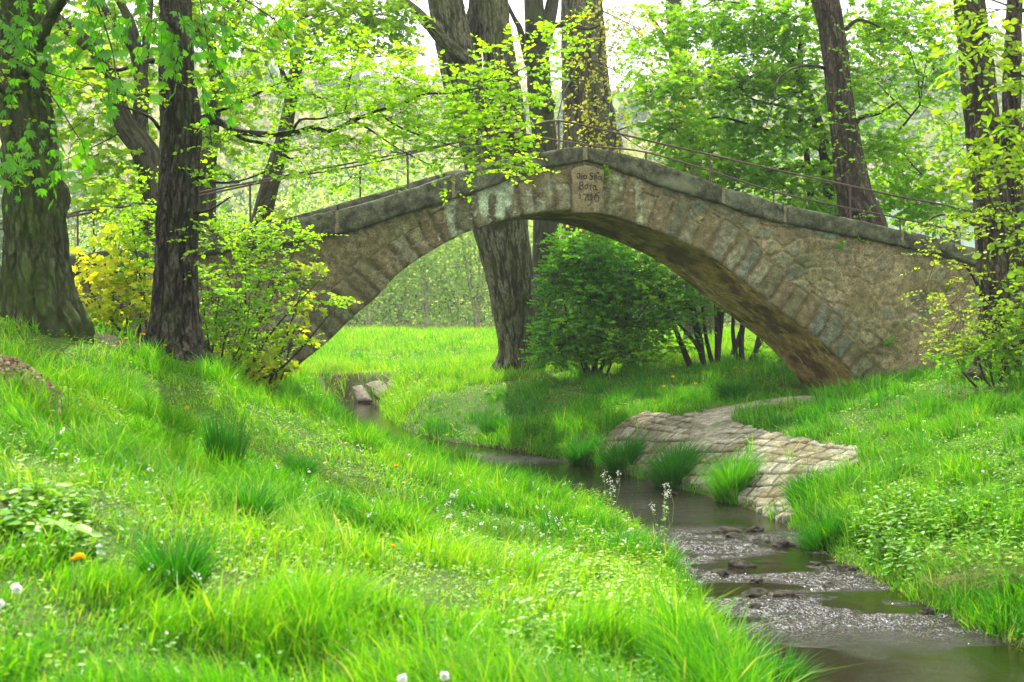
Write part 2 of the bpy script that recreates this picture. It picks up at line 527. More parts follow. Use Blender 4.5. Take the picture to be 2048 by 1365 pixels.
def water_mat():
    t = NT('stream_water')
    tc = t.n('ShaderNodeTexCoord').outputs['Object']
    turb = t.attr('turb').outputs['Fac']
    a = t.noise(t.mapping(tc, (1, .6, 1)), 5, 3, .5); b = t.noise(tc, 26, 4, .65); c = t.noise(tc, 70, 3, .6)
    h = t.math('ADD', t.math('MULTIPLY', a, .22), t.math('MULTIPLY', b, t.math('ADD', t.math('MULTIPLY', turb, .9), .016)))
    h = t.math('ADD', h, t.math('MULTIPLY', c, t.math('MULTIPLY', turb, .8)))
    nrm = t.bump(h, 1.0, .030)
    fr = t.n('ShaderNodeFresnel', IOR=1.42); t.l(nrm, fr.inputs['Normal'])
    gl = t.n('ShaderNodeBsdfGlossy', Roughness=.025); t.l(nrm, gl.inputs['Normal'])
    tr = t.n('ShaderNodeBsdfTransparent'); tr.inputs['Color'].default_value = (.34, .28, .15, 1)
    df = t.n('ShaderNodeBsdfDiffuse'); df.inputs['Color'].default_value = (.030, .026, .011, 1)
    m0 = t.n('ShaderNodeMixShader'); m0.inputs[0].default_value = .35
    t.l(tr.outputs[0], m0.inputs[1]); t.l(df.outputs[0], m0.inputs[2])
    m = t.n('ShaderNodeMixShader'); t.l(fr.outputs[0], m.inputs[0])
    t.l(m0.outputs[0], m.inputs[1]); t.l(gl.outputs[0], m.inputs[2])
    # foam flecks on the rapids, whitened to paint in sun sparkle
    fo = t.n('ShaderNodeBsdfDiffuse'); fo.inputs['Color'].default_value = (.7, .69, .64, 1)
    fm = t.n('ShaderNodeMixShader')
    ff = t.math('MULTIPLY', t.ramp(c, [(.60, 0.), (.635, 1.)]), t.math('MULTIPLY', t.ramp(turb, [(.40, 0.), (.9, 1.)]), .5))
    t.l(ff, fm.inputs[0]); t.l(m.outputs[0], fm.inputs[1]); t.l(fo.outputs[0], fm.inputs[2])
    return t.done(fm.outputs[0])


M['water'] = water_mat()
# ------------------------------------------------------------------ the stream and the land
STREAM = np.array([  # x, y, half width
    (3.6, -14, 1.5), (3.3, -4, 1.45), (3.1, 4, 1.40), (3.05, 9, 1.28), (2.8, 12, 1.10), (2.62, 15, .93), (2.5, 18, 1.0), (2.15, 20, .98),
    (1.25, 22.8, .98), (.36, 25, 1.1), (-.45, 27, 1.02), (-1.2, 28.4, .92), (-2.05, 30, .82), (-2.9, 32.4, .72),
    (-3.8, 36, .8), (-4.5, 40, .85), (-5.1, 43.5, 1.0), (-7.0, 45.2, .9), (-11, 46, .9), (-20, 47, .9), (-40, 50, .9)])
_seg = spline(np.column_stack([STREAM[:, 0], STREAM[:, 1], np.zeros(len(STREAM)), STREAM[:, 2]]), 0.35)
SX, SY, SW = _seg[:, 0], _seg[:, 1], _seg[:, 3]


def stream_sd(x, y):
    """distance from the water's edge (negative in the water)"""
    x = np.asarray(x, float).ravel(); y = np.asarray(y, float).ravel()
    out = np.empty(len(x))
    for i in range(0, len(x), 20000):
        a = x[i:i + 20000, None]; b = y[i:i + 20000, None]
        d = np.hypot(a - SX[None], b - SY[None]) - SW[None]
        out[i:i + 20000] = d.min(1)
    return out


_cp = [P(*a) for a in (
    (1024, 1365, 6.0), (0, 1365, 5.5), (1500, 1365, 7.0), (300, 900, 12), (100, 770, 12), (0, 1000, 7.5), (600, 1000, 12),
    (900, 975, 17), (700, 870, 22), (1100, 1120, 12), (1300, 1200, 10.5), (1390, 1150, 14), (1290, 1030, 18.5), (1000, 968, 24), (880, 934, 27),
    (780, 884, 31), (660, 826, 30), (720, 852, 30.5), (620, 802, 30), (80, 645, 17), (345, 708, 19), (0, 640, 17.5), (200, 668, 18), (450, 752, 21), (560, 785, 23.5),
    (200, 800, 14.5), (500, 870, 16), (0, 860, 10),
    (1720, 790, 26), (1900, 745, 25), (1610, 797, 28.2), (1560, 872, 22), (1480, 835, 24.5), (1700, 912, 20), (1290, 838, 25.7), (1400, 905, 22.6),
    (1800, 910, 19.5), (1650, 1010, 17.3), (1800, 1060, 15.5), (2048, 1010, 14.5), (2048, 745, 22), (2048, 860, 17.5), (1950, 1160, 13.3),
    (1400, 742, 33), (1150, 745, 35), (1030, 738, 36), (1250, 815, 28), (1000, 850, 31), (1100, 790, 32), (900, 800, 38), (870, 740, 44),
    (1560, 740, 31), (1700, 700, 38), (1300, 700, 44),
    (700, 742, 48), (600, 745, 48), (850, 742, 48), (700, 703, 55), (900, 700, 56), (1300, 668, 75), (700, 668, 75), (1000, 668, 75), (500, 720, 48))]
_cp += [np.array(a, float) for a in (
    (-14, 0, 2.0), (-14, 12, 2.6), (-14, 20, 2.9), (-12, 28, 2.4), (-14, 40, 1.8), (-14, 60, 1.7), (-6, 0, 1.5), (0, 0, 1.0), (0, -10, 1.0), (-14, -10, 1.6),
    (14, 0, 1.7), (7, 2, 1.1), (7, 8, 1.2), (14, 10, 1.6), (14, 20, 1.9), (14, 30, 1.9), (14, 45, 1.8), (14, 60, 1.75), (14, -10, 1.6), (7, -10, 1.2), (-5, 30, 1.6), (-8, 27, 2.3),
    (-3, 75, 1.8), (14, 75, 1.85), (-14, 75, 1.85), (1.3, 4, .75), (1.2, 0, .8), (5.2, 4, .8), (5.3, 8, .85), (-6.5, 36, 1.5))]
_cp = np.array(_cp)


def _k(r2): return 0.5 * r2 * np.log(r2 + 1e-9)


_s = 0.1
_px, _py, _pz = _cp[:, 0] * _s, _cp[:, 1] * _s, _cp[:, 2]
_n = len(_cp)
_A = np.zeros((_n + 3, _n + 3))
_A[:_n, :_n] = _k((_px[:, None] - _px) ** 2 + (_py[:, None] - _py) ** 2) + np.eye(_n) * 0.012
_A[:_n, _n] = 1; _A[:_n, _n + 1] = _px; _A[:_n, _n + 2] = _py
_A[_n:, :_n] = _A[:_n, _n:].T
_w = np.linalg.solve(_A, np.concatenate([_pz, [0, 0, 0]]))


def base_h(x, y):
    xc = np.clip(x, -14, 14) * _s; yc = np.clip(y, -10, 75) * _s
    out = np.empty(len(xc))
    for i in range(0, len(xc), 20000):
        a, b = xc[i:i + 20000], yc[i:i + 20000]
        out[i:i + 20000] = _k((a[:, None] - _px) ** 2 + (b[:, None] - _py) ** 2) @ _w[:_n] + _w[_n] + _w[_n + 1] * a + _w[_n + 2] * b
    far = sstep(60, 80, y)
    return out * (1 - far) + 1.86 * far


def H(x, y):
    shp = np.shape(x)
    x = np.asarray(x, float).ravel(); y = np.asarray(y, float).ravel()
    b = base_h(x, y)
    sd = stream_sd(x, y)
    b = np.maximum(b, 0.10 + 0.0 * b)
    near = (0.05 * fbm(x * .9, y * .9, 0, 3, 3) - .025) * (y < 90)
    b = b + near
    bank = sstep(-0.05, 0.55, sd)
    edge = 0.03 + 0.10 * bank
    land = edge + (b - edge) * sstep(0.0, 0.85, sd)
    bed = -0.10 - 0.10 * sstep(0, 0.6, -sd) + 0.07 * (fbm(x * 5, y * 5, 0, 8, 3) - .5)
    t = sstep(-0.12, 0.06, sd)
    return (bed * (1 - t) + land * t).reshape(shp)


def H1(x, y): return float(H(np.array([x]), np.array([y]))[0])


def RT(px, py, y0=3.0, y1=110.0):
    """point of the ground seen in a given direction"""
    Y = np.concatenate([np.arange(y0, 40, 0.05), np.arange(40, y1, 0.3)])
    a = (px - CX) / F; b = (HY - py) / F
    z = EYE + b * Y; h = H(a * Y, Y)
    i = int(np.argmax(z <= h))
    if z[i] > h[i]: i = len(Y) - 1
    return np.array([a * Y[i], Y[i], h[i]])


def to_px(x, y, z):
    return CX + x / y * F, HY - (z - EYE) / y * F


def in_poly(x, y, poly):
    x = np.asarray(x); y = np.asarray(y)
    c = np.zeros(x.shape, bool)
    n = len(poly)
    for i in range(n):
        x1, y1 = poly[i][:2]; x2, y2 = poly[(i + 1) % n][:2]
        if y1 == y2: continue
        cond = ((y1 > y) != (y2 > y)) & (x < (x2 - x1) * (y - y1) / (y2 - y1) + x1)
        c ^= cond
    return c


# the paved apron beside the stream and the bare patches, as outlines on the ground
APRON = [RT(*p)[:2] for p in ((1198, 892), (1240, 858), (1288, 830), (1350, 838), (1400, 834), (1480, 815), (1560, 803), (1618, 798),
                              (1636, 803), (1590, 812), (1530, 821), (1480, 838), (1468, 852), (1520, 870), (1590, 880), (1650, 893), (1705, 905), (1725, 925),
                              (1690, 960), (1640, 1000), (1600, 1040), (1570, 1046), (1510, 1022), (1460, 1008), (1380, 978), (1300, 955), (1220, 935))]
LITTER = [RT(*p)[:2] for p in ((150, 652), (200, 690), (260, 700), (300, 712), (420, 742), (540, 772), (555, 768), (470, 725), (400, 700), (300, 640), (210, 632), (150, 640))]
LITTER += []
MULCH = RT(22, 778)


def axis(lo, hi, s): return np.arange(lo, hi + s * .5, s)


def ground_mesh():
    xs = np.concatenate([[-900, -500, -250, -120, -70], axis(-45, -15, 2), axis(-14, -8, .35), axis(-7.75, 8.5, .12), axis(8.8, 14, .35), axis(15, 45, 2), [70, 120, 250, 500, 900]])
    ys = np.concatenate([axis(-40, -12, 4), axis(-10, 2, .6), axis(2.3, 32, .13), axis(32.3, 52, .25), axis(53, 80, 1.0), axis(84, 130, 6), [150, 200, 300, 500, 900]])
    X, Yy = np.meshgrid(xs, ys, indexing='ij')
    Z = H(X, Yy)
    sd = stream_sd(X, Yy).reshape(X.shape)
    mud = 1 - sstep(0.0, 0.16, sd + .15 * (fbm(X * 3, Yy * 3, 0, 2, 2) - .5))
    lit = in_poly(X, Yy, LITTER)
    mud = np.maximum(mud, lit * .9)
    mud = np.maximum(mud, (np.hypot(X - MULCH[0], Yy - MULCH[1]) < .4) * 1.0)
    fb_ = in_poly(X + .3 * (fbm(X * 2, Yy * 2, 0, 12, 2) - .5), Yy, [(-6.6, 44.2), (-5.2, 44.0), (-3.9, 43.2), (-3.2, 42.6), (-3.3, 43.8), (-4.2, 45.2), (-5.4, 46.3), (-6.8, 46.6)])
    mud = np.maximum(mud, fb_ * .95 * sstep(.35, .5, fbm(X * 3, Yy * 3, 0, 13, 2)))
    bare = sstep(.64, .72, fbm(X * .8, Yy * .8, 0, 77, 3)) * (Yy < 20) * .3
    mud = np.maximum(mud, bare)
    o = mesh('ground', np.stack([X, Yy, Z], -1), [grid_faces(len(xs), len(ys))[:, ::-1]], M['ground'], attrs={'mud': mud.ravel()})
    tag(o, 'uneven grassy banks and meadow falling to the stream', kind='structure')


ground_mesh()


def water_mesh():
    bag = Bag()
    def patch(x0, x1, y0, y1, st):
        xs, ys = axis(x0, x1, st), axis(y0, y1, st)
        X, Yy = np.meshgrid(xs, ys, indexing='ij')
        sd = stream_sd(X, Yy).reshape(X.shape)
        rif = sstep(10.9, 12.4, Yy + .9 * (fbm(X * 1.4, Yy * 1.4, 0, 35, 2) - .5)) * (1 - sstep(17.0, 18.6, Yy))
        rif = rif * sstep(.44, .60, fbm(X * 1.6, Yy * 2.6, 0, 31, 3) + .04)
        rif = np.maximum(rif, .9 * np.exp(-((Yy - 12.0 - .12 * np.sin(X * 3)) / .22) ** 2))
        rif = np.maximum(rif, .9 * np.exp(-((Yy - 17.2 - .2 * np.sin(X * 2)) / .25) ** 2))
        rif = np.maximum(rif, .55 * np.exp(-((Yy - 26.5) / .9) ** 2))
        rif = np.maximum(rif, .30 * sstep(18, 19, Yy) * (1 - sstep(22, 24, Yy)))
        rif = np.maximum(rif, .03)
        n1 = fbm(X * 5.0, Yy * 7.0, 0, 21, 4) - .5
        n2 = np.abs(fbm(X * 13, Yy * 17, 0, 25, 3) - .5)
        Z = 0.0 + rif * (.11 * n1 + .055 * n2) * np.clip(rif, .15, 1)
        k = len(ys)
        f = grid_faces(len(xs), k)[:, ::-1]
        ins = (sd < .45).ravel()
        f = f[ins[f].any(1)]
        used = np.unique(f); mp = np.full(X.size, -1); mp[used] = np.arange(len(used))
        V = np.stack([X, Yy, Z], -1).reshape(-1, 3)[used]
        bag.add(V, [mp[f]], turb=rif.ravel()[used])
    patch(1.0, 5.2, 9.0, 19.0, .022)
    patch(-5.4, 5.2, 19.0, 33.6, .06)
    patch(-45, 0, 33.6, 52, .25)
    patch(.8, 6.5, -15, 9.0, .08)
    tag(bag.build('stream_water', M['water']), 'shallow stream water rippling over stones', kind='structure')


water_mesh()


def apron_mesh():
    pts = np.array(APRON)
    st = .022
    xs = axis(pts[:, 0].min() - .1, pts[:, 0].max() + .1, st); ys = axis(pts[:, 1].min() - .1, pts[:, 1].max() + .1, st)
    X, Yy = np.meshgrid(xs, ys, indexing='ij')
    wx = X + .06 * (fbm(X * 2, Yy * 2, 0, 41, 2) - .5); wy = Yy + .06 * (fbm(X * 2, Yy * 2, 0, 42, 2) - .5)
    # rows run along the stream (direction roughly (-.75,.66)); blocks of .42 x .24
    a = wx * -.70 + wy * .72; b = wx * .90 + wy * .44
    a = a + .25 * np.sin(b * .9)
    row = np.floor(b / .23); ww = .34 + .16 * _h(row, row * 0, row * 0, 5)
    u = a / ww + _h(row, row * 0, row * 0, 6) * 3
    cell = np.floor(u)
    fu = (u - cell) * ww; fv = (b / .23 - row) * .23
    jt = .008 + .02 * fbm(X * 6, Yy * 6, 0, 50, 2)
    e = np.minimum(np.minimum(fu, ww - fu), np.minimum(fv, .23 - fv))
    e = sstep(jt * .6, jt * 1.6, e)
    # the smooth concrete sill at the upper middle
    sm = in_poly(X, Yy, [RT(*p)[:2] for p in ((1390, 838), (1480, 815), (1620, 796), (1640, 806), (1520, 834), (1470, 856), (1430, 900), (1375, 905))])
    sm = sm.astype(float)
    e = np.maximum(e, sm)
    rnd = _h(row, cell, row * 0, 9); rnd2 = _h(row, cell, row * 0, 10)
    Z = H(X, Yy) + .045 + .030 * e + (rnd - .5) * .022 * (1 - sm) + .018 * (fbm(X * 8, Yy * 8, 0, 60, 3) - .5)
    stn = np.stack([.24 + .13 * (rnd - .5), .235 + .12 * (rnd - .5), .17 + .10 * (rnd - .5)], -1)
    lit = sstep(.48, .62, fbm(X * 2.6, Yy * 2.6, 0, 61, 4))[..., None] * .75 * (1 - sm[..., None] * .8)
    dirt = np.array([.13, .105, .05])
    c = stn * (1 - lit) + dirt * lit
    c = c * e[..., None] + np.array([.055, .045, .018]) * (1 - e[..., None])
    c = np.concatenate([c, np.ones(c.shape[:2] + (1,))], -1)
    ins = in_poly(X + .30 * (fbm(X * 2.2, Yy * 2.2, 0, 66, 4) - .5), Yy + .30 * (fbm(X * 3, Yy * 3, 0, 67, 3) - .5), APRON)
    f = grid_faces(len(xs), len(ys))[:, ::-1]
    f = f[ins.ravel()[f].all(1)]
    used = np.unique(f); mp = np.full(X.size, -1); mp[used] = np.arange(len(used))
    V = np.stack([X, Yy, Z], -1).reshape(-1, 3)[used]
    f = mp[f]; colr = c.reshape(-1, 4)[used]
    e_ = np.concatenate([f[:, [0, 1]], f[:, [1, 2]], f[:, [2, 3]], f[:, [3, 0]]])
    key = np.sort(e_, 1); kk = key[:, 0].astype(np.int64) * 10 ** 7 + key[:, 1]
    _, inv, cn = np.unique(kk, return_inverse=True, return_counts=True)
    be = e_[cn[inv] == 1]; nv = len(V)
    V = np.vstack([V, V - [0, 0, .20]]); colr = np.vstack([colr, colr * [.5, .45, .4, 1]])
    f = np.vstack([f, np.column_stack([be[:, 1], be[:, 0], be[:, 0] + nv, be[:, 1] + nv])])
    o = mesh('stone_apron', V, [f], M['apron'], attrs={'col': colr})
    tag(o, 'pale stone block paving sloping from the bridge foot into the stream', 'stone paving', kind='structure')


apron_mesh()
# ------------------------------------------------------------------ the stone footbridge
TH = math.radians(15); BW = 2.6
BO = np.array([1.40, 25.5])
BU = np.array([math.cos(TH), math.sin(TH)]); BV = np.array([-math.sin(TH), math.cos(TH)])


def face(px, py, vo=0.0):
    a = (px - CX) / F
    t = (vo + BO @ BV) / (a * BV[0] + BV[1])
    return (a * t - BO[0]) * BU[0] + (t - BO[1]) * BU[1], EYE + (HY - py) / F * t


def B3(u, v, z):
    u, v, z = np.broadcast_arrays(np.asarray(u, float), np.asarray(v, float), np.asarray(z, float))
    return np.stack([BO[0] + u * BU[0] + v * BV[0], BO[1] + u * BU[1] + v * BV[1], z], -1)


def curve(pts, vo=0.0):
    a = np.array([face(x, y, vo) for x, y in pts])
    def f(u):
        s = 0
        for d in (-.12, 0, .12): s = s + np.interp(np.asarray(u) + d, a[:, 0], a[:, 1])
        return s / 3
    f.a = a
    return f


TOP = curve([(-300, 560), (0, 533), (140, 512), (250, 495), (400, 470), (470, 461), (547, 451), (620, 433), (700, 415), (770, 395), (830, 375), (909, 348), (978, 325), (1063, 309),
             (1128, 297), (1169, 295), (1217, 301), (1285, 318), (1348, 340), (1416, 362), (1450, 377), (1560, 408), (1690, 437), (1826, 466), (1908, 486), (2050, 525), (2200, 560)])
CBOT = curve([(-300, 600), (0, 573), (140, 552), (250, 535), (400, 512), (547, 493), (620, 480), (700, 465), (800, 432), (880, 408), (957, 383), (1012, 362), (1063, 342),
              (1142, 328), (1172, 323), (1210, 333), (1285, 362), (1370, 390), (1430, 407), (1485, 426), (1539, 444), (1635, 461), (1690, 473), (1758, 485), (1908, 520), (2050, 560), (2200, 598)])
ARC = np.array([face(*p) for p in ((505, 830), (560, 765), (600, 728), (650, 688), (700, 640), (752, 595), (790, 553), (830, 523), (880, 492), (930, 466), (985, 447),
                                    (1030, 434), (1085, 424), (1130, 421), (1188, 424), (1235, 434), (1273, 448), (1310, 461), (1342, 474), (1385, 493), (1427, 516), (1460, 541), (1492, 567), (1520, 590),
                                    (1547, 612), (1580, 635), (1615, 662), (1655, 695), (1690, 733), (1725, 775), (1770, 840))])
_arc = spline(np.column_stack([ARC[:, 0], ARC[:, 1], np.zeros(len(ARC))]), 0.05)[:, :2]
_arc[:, 1] += .02 * (fbm(_arc[:, 0] * 2.2, 0, 0, 4, 2) - .5)
ARC_S = np.concatenate([[0], np.cumsum(np.hypot(*np.diff(_arc, axis=0).T))])
UL, UR = _arc[0, 0], _arc[-1, 0]


def arc_z(u): return np.interp(u, _arc[:, 0], _arc[:, 1])


def masonry(u, z, ring=True, seed=0):
    """relief (metres, outward) and colour of the stonework"""
    sh = u.shape; u = u.ravel(); z = z.ravel()
    wu = u + .10 * (fbm(u * 1.8, z * 1.8, 0, 71 + seed, 3) - .5); wz = z + .10 * (fbm(u * 1.8, z * 1.8, 5, 73 + seed, 3) - .5)
    # rubble: jittered cells
    cu, cz = .42, .24
    gx, gz = wu / cu, wz / cz
    ix, iz = np.floor(gx), np.floor(gz)
    f1 = np.full(len(u), 9.); f2 = np.full(len(u), 9.); idx = np.zeros(len(u)); idz = np.zeros(len(u))
    for dx in (-1, 0, 1):
        for dz in (-1, 0, 1):
            cx = ix + dx; cz_ = iz + dz
            px = cx + .5 + .75 * (_h(cx, cz_, cx * 0, 11 + seed) - .5) + .5 * (cz_ % 2); pz = cz_ + .5 + .6 * (_h(cx, cz_, cx * 0, 12 + seed) - .5)
            d = np.hypot((gx - px) * .95, (gz - pz) * .8)
            c1 = d < f1
            f2 = np.where(c1, f1, np.minimum(f2, d)); idx = np.where(c1, cx, idx); idz = np.where(c1, cz_, idz); f1 = np.where(c1, d, f1)
    e = (f2 - f1)
    # arch ring of radial stones
    if ring:
        near = np.empty(len(u)); ns = np.empty(len(u)); A = _arc[::2]; S = ARC_S[::2]
        for i in range(0, len(u), 20000):
            d = np.hypot(u[i:i + 20000, None] - A[None, :, 0], z[i:i + 20000, None] - A[None, :, 1])
            k = d.argmin(1); near[i:i + 20000] = d[np.arange(len(k)), k]; ns[i:i + 20000] = S[k]
            # refine along the arc for smooth joints
            kk = np.clip(k, 1, len(A) - 2); tdir = A[kk + 1] - A[kk - 1]; tdir /= np.linalg.norm(tdir, axis=1)[:, None]
            ns[i:i + 20000] += (u[i:i + 20000] - A[k, 0]) * tdir[:, 0] + (z[i:i + 20000] - A[k, 1]) * tdir[:, 1]
        wv = .30
        q = ns / wv + .35 * (vn(ns * 1.3, 0, 0, 81) - .5) + .30 * (fbm(u * 2.5, z * 2.5, 0, 82, 2) - .5)
        vi = np.floor(q); fq = q - vi
        thick = .44 + .32 * _h(vi, vi * 0, vi * 0, 83)
        er = np.minimum(np.minimum(fq, 1 - fq) * 2.0, (thick - near) / .12)
        inr = (near < thick)
        e = np.where(inr, er * .45, np.minimum(e, (near - thick) / .10))
        idx = np.where(inr, vi + 900, idx); idz = np.where(inr, 77, idz)
    e = np.clip(e, 0, 1)
    jw = .06 + .24 * fbm(u * 2.4, z * 2.4, 0, 90, 3)      # some joints are smeared wide with mortar
    st = sstep(jw * .35, jw * 1.1, e)
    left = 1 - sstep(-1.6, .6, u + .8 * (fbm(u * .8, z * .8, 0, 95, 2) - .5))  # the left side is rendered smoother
    cover = sstep(.40, .62, fbm(u * 1.1, z * 1.1, 0, 97, 3) + .24 * left)     # patches where mortar hides the stones
    if ring: cover = np.where(inr, cover * .45, cover)
    st = st * (1 - (.66 + .22 * left) * cover)
    rel = (.026 + (.016 * inr if ring else 0)) * st + .040 * (fbm(u * 2.2, z * 2.2, 0, 99, 4) - .5) + .022 * (fbm(u * 9, z * 9, 0, 98, 3) - .5)
    h1 = _h(idx, idz, idx * 0, 21 + seed); h2 = _h(idx, idz, idx * 0, 22 + seed)
    rel += .022 * (h2 - .5) * st
    pal = np.array([(.145, .125, .075), (.185, .160, .10), (.11, .11, .072), (.16, .122, .075), (.13, .14, .105), (.205, .19, .13)])
    sc = pal[(h1 * 5.999).astype(int)] * (0.72 + .5 * h2)[:, None]
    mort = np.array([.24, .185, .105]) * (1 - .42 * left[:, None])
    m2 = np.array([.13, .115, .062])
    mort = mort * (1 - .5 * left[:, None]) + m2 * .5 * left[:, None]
    if ring: mort = np.where(inr[:, None], mort * .62, mort)
    c = sc * st[:, None] + mort * (1 - st[:, None])
    crack = sstep(.0, .035, np.minimum(e, 1)) if True else 1
    c *= (.45 + .55 * crack)[:, None]
    # pale lichen streaks on the stones either side of the crown
    if ring:
        lz = np.exp(-((u + 1.9) / .95) ** 2) + .6 * np.exp(-((u - .75) / .5) ** 2)
        lk = sstep(.58, .66, fbm(u * 5.5, z * 2.2, 0, 105, 5) + .05 * lz) * np.clip(lz, 0, 1) * (near < .75)
        c = c * (1 - lk[:, None] * .85) + np.array([.34, .40, .28]) * lk[:, None] * .85
        sp = sstep(.74, .78, fbm(u * 16, z * 16, 0, 107, 2)) * np.clip(lz + .15, 0, 1)
        c = c * (1 - sp[:, None] * .6) + np.array([.45, .47, .40]) * sp[:, None] * .6
        # blotchy darkening along the top under the coping
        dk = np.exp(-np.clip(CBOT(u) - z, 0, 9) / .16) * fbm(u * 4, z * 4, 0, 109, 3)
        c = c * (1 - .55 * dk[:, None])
        mossm = sstep(.5, .7, fbm(u * .9, z * 1.4, 0, 111, 4)) * .35
        c = c * (1 - mossm[:, None]) + np.array([.075, .085, .025]) * mossm[:, None]
    c = c * np.array([1.08, 1.19, 1.07])
    return rel.reshape(sh), np.concatenate([c, np.ones((len(u), 1))], 1).reshape(sh + (4,))


bridge = thing('stone_footbridge', 'old humped stone footbridge with one wide arch crossing the stream', 'bridge', (*B3(0, 0, 0)[:2], 0.0))
BL = Vector(bridge.location)


def bpart(name, V, faces, mat, attrs=None, parent=None, smooth=True):
    V = np.asarray(V, float).reshape(-1, 3) - np.array(BL)
    return mesh(name, V, faces, mat, parent or bridge, attrs, smooth)


def wall_side(v0, out, name, st):
    """one face of the bridge; out = -1 faces the camera side"""
    us = axis(-12.6, 9.6, st)
    nz = int(3.6 / (st * 1.15))
    t = np.linspace(0, 1, nz)
    ca = B3(us, v0, 0)
    gz = H(ca[:, 0], ca[:, 1]) - .6
    lo = np.where((us > UL) & (us < UR), arc_z(us), gz)
    lo = np.where((us > UL) & (us < UR), np.maximum(lo, -.6), lo)
    hi = CBOT(us) + .06
    Z = lo[:, None] + (hi - lo)[:, None] * t[None]
    U = np.repeat(us[:, None], nz, 1)
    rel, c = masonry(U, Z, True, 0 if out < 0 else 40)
    # round the edge where the face meets the arch
    inb = ((U > UL) & (U < UR))
    dz = Z - lo[:, None]
    rel = rel - np.where(inb, .03 * np.exp(-dz / .03), 0)
    V = B3(U, v0 + out * rel, Z)
    f = grid_faces(len(us), nz)
    if out > 0: f = f[:, ::-1]
    return bpart(name, V, [f], M['wall'], {'col': c.reshape(-1, 4)})


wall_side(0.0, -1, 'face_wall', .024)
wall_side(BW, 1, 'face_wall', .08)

# underside of the arch
_ns, _nv = len(_arc), 60
vs = np.linspace(0.0, BW, _nv)
tan = np.gradient(_arc, axis=0); tan /= np.linalg.norm(tan, axis=1)[:, None]
nrm = np.stack([tan[:, 1], -tan[:, 0]], 1)      # pointing into the opening
Sg = np.repeat(ARC_S[:, None], _nv, 1); Vg = np.repeat(vs[None], _ns, 0)
rel = .06 * (fbm(Sg * 2.0, Vg * 2.0, 0, 120, 4) - .5) + .03 * np.abs(fbm(Sg * 7, Vg * 4, 0, 121, 3) - .5)
rel = rel * np.clip(Vg / .12, 0, 1) * np.clip((BW - Vg) / .12, 0, 1)
U = _arc[:, 0][:, None] + nrm[:, 0][:, None] * rel; Z = _arc[:, 1][:, None] + nrm[:, 1][:, None] * rel
k = fbm(Sg * 3.0, Vg * 1.6, 0, 130, 5)
c0, c1, c2 = np.array([.20, .145, .070]), np.array([.09, .060, .028]), np.array([.27, .22, .13])
cc = c0[None, None] * np.ones(k.shape + (1,))
w = sstep(.50, .62, k)[..., None]; cc = cc * (1 - w) + c1 * w
w = sstep(.62, .70, fbm(Sg * 2.5, Vg * 9, 0, 133, 4))[..., None] * .8; cc = cc * (1 - w) + c2 * w
crown_dk = (np.exp(-((Sg - ARC_S[-1] * .50) / 1.6) ** 2) * sstep(.35, .6, fbm(Sg * 2.2, Vg * 3, 0, 137, 4)))[..., None] * .8  # darker blotches around the crown of the arch
cc = cc * (1 - crown_dk) + np.array([.035, .032, .018]) * crown_dk
cc = cc * np.array([2.3, 2.15, 1.75])
cc = np.concatenate([cc, np.ones(k.shape + (1,))], -1)
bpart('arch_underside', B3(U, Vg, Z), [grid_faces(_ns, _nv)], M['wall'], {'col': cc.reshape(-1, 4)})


def coping_block(u0, u1, v0, v1, topf, botf, name, seed, dark=1.0):
    """one long curved coping slab with rough rounded edges"""
    us = np.linspace(u0, u1, max(6, int((u1 - u0) / .035)))
    m = 40
    ang = np.linspace(0, 2 * np.pi, m, endpoint=False) + math.pi / 4
    # rounded rectangle profile in (v, w): w 0 bottom .. 1 top
    cx_, cy_ = np.cos(ang), np.sin(ang)
    p = 9.0
    rr = (np.abs(cx_) ** p + np.abs(cy_) ** p) ** (-1 / p)
    pv, pw = cx_ * rr, cy_ * rr
    top = topf(us); bot = botf(us)
    mid = (top + bot) / 2; hh = (top - bot) / 2
    vm, vh = (v0 + v1) / 2, (v1 - v0) / 2
    endf = np.minimum((us - u0), (u1 - us)); sh = 1 - .06 * np.exp(-endf / .02)
    V = vm + vh * pv[None] * sh[:, None]
    W = mid[:, None] + hh[:, None] * pw[None] * sh[:, None]
    U = np.repeat(us[:, None], m, 1)
    nz = fbm(U * 3.5, V * 3.5, W * 3.5, seed, 4) - .5
    n2 = fbm(U * 11, V * 11, W * 11, seed + 4, 3) - .5
    d = .065 * nz + .030 * n2
    V = V + d * cx_[None]; W = W + d * .75 * cy_[None]
    pts = B3(U, V, W)
    f = grid_faces(len(us), m, True)[:, ::-1]
    n = len(us)
    pts = np.vstack([pts.reshape(-1, 3), B3(u0, vm, mid[0])[None].reshape(1, 3), B3(u1, vm, mid[-1]).reshape(1, 3)])
    j = np.arange(m)
    c1 = np.stack([np.full(m, n * m), j, (j + 1) % m], 1); c2 = np.stack([np.full(m, n * m + 1), (n - 1) * m + (j + 1) % m, (n - 1) * m + j], 1)
    return bpart(name, pts, [f, c1[:, ::-1], c2[:, ::-1]], M['coping'])


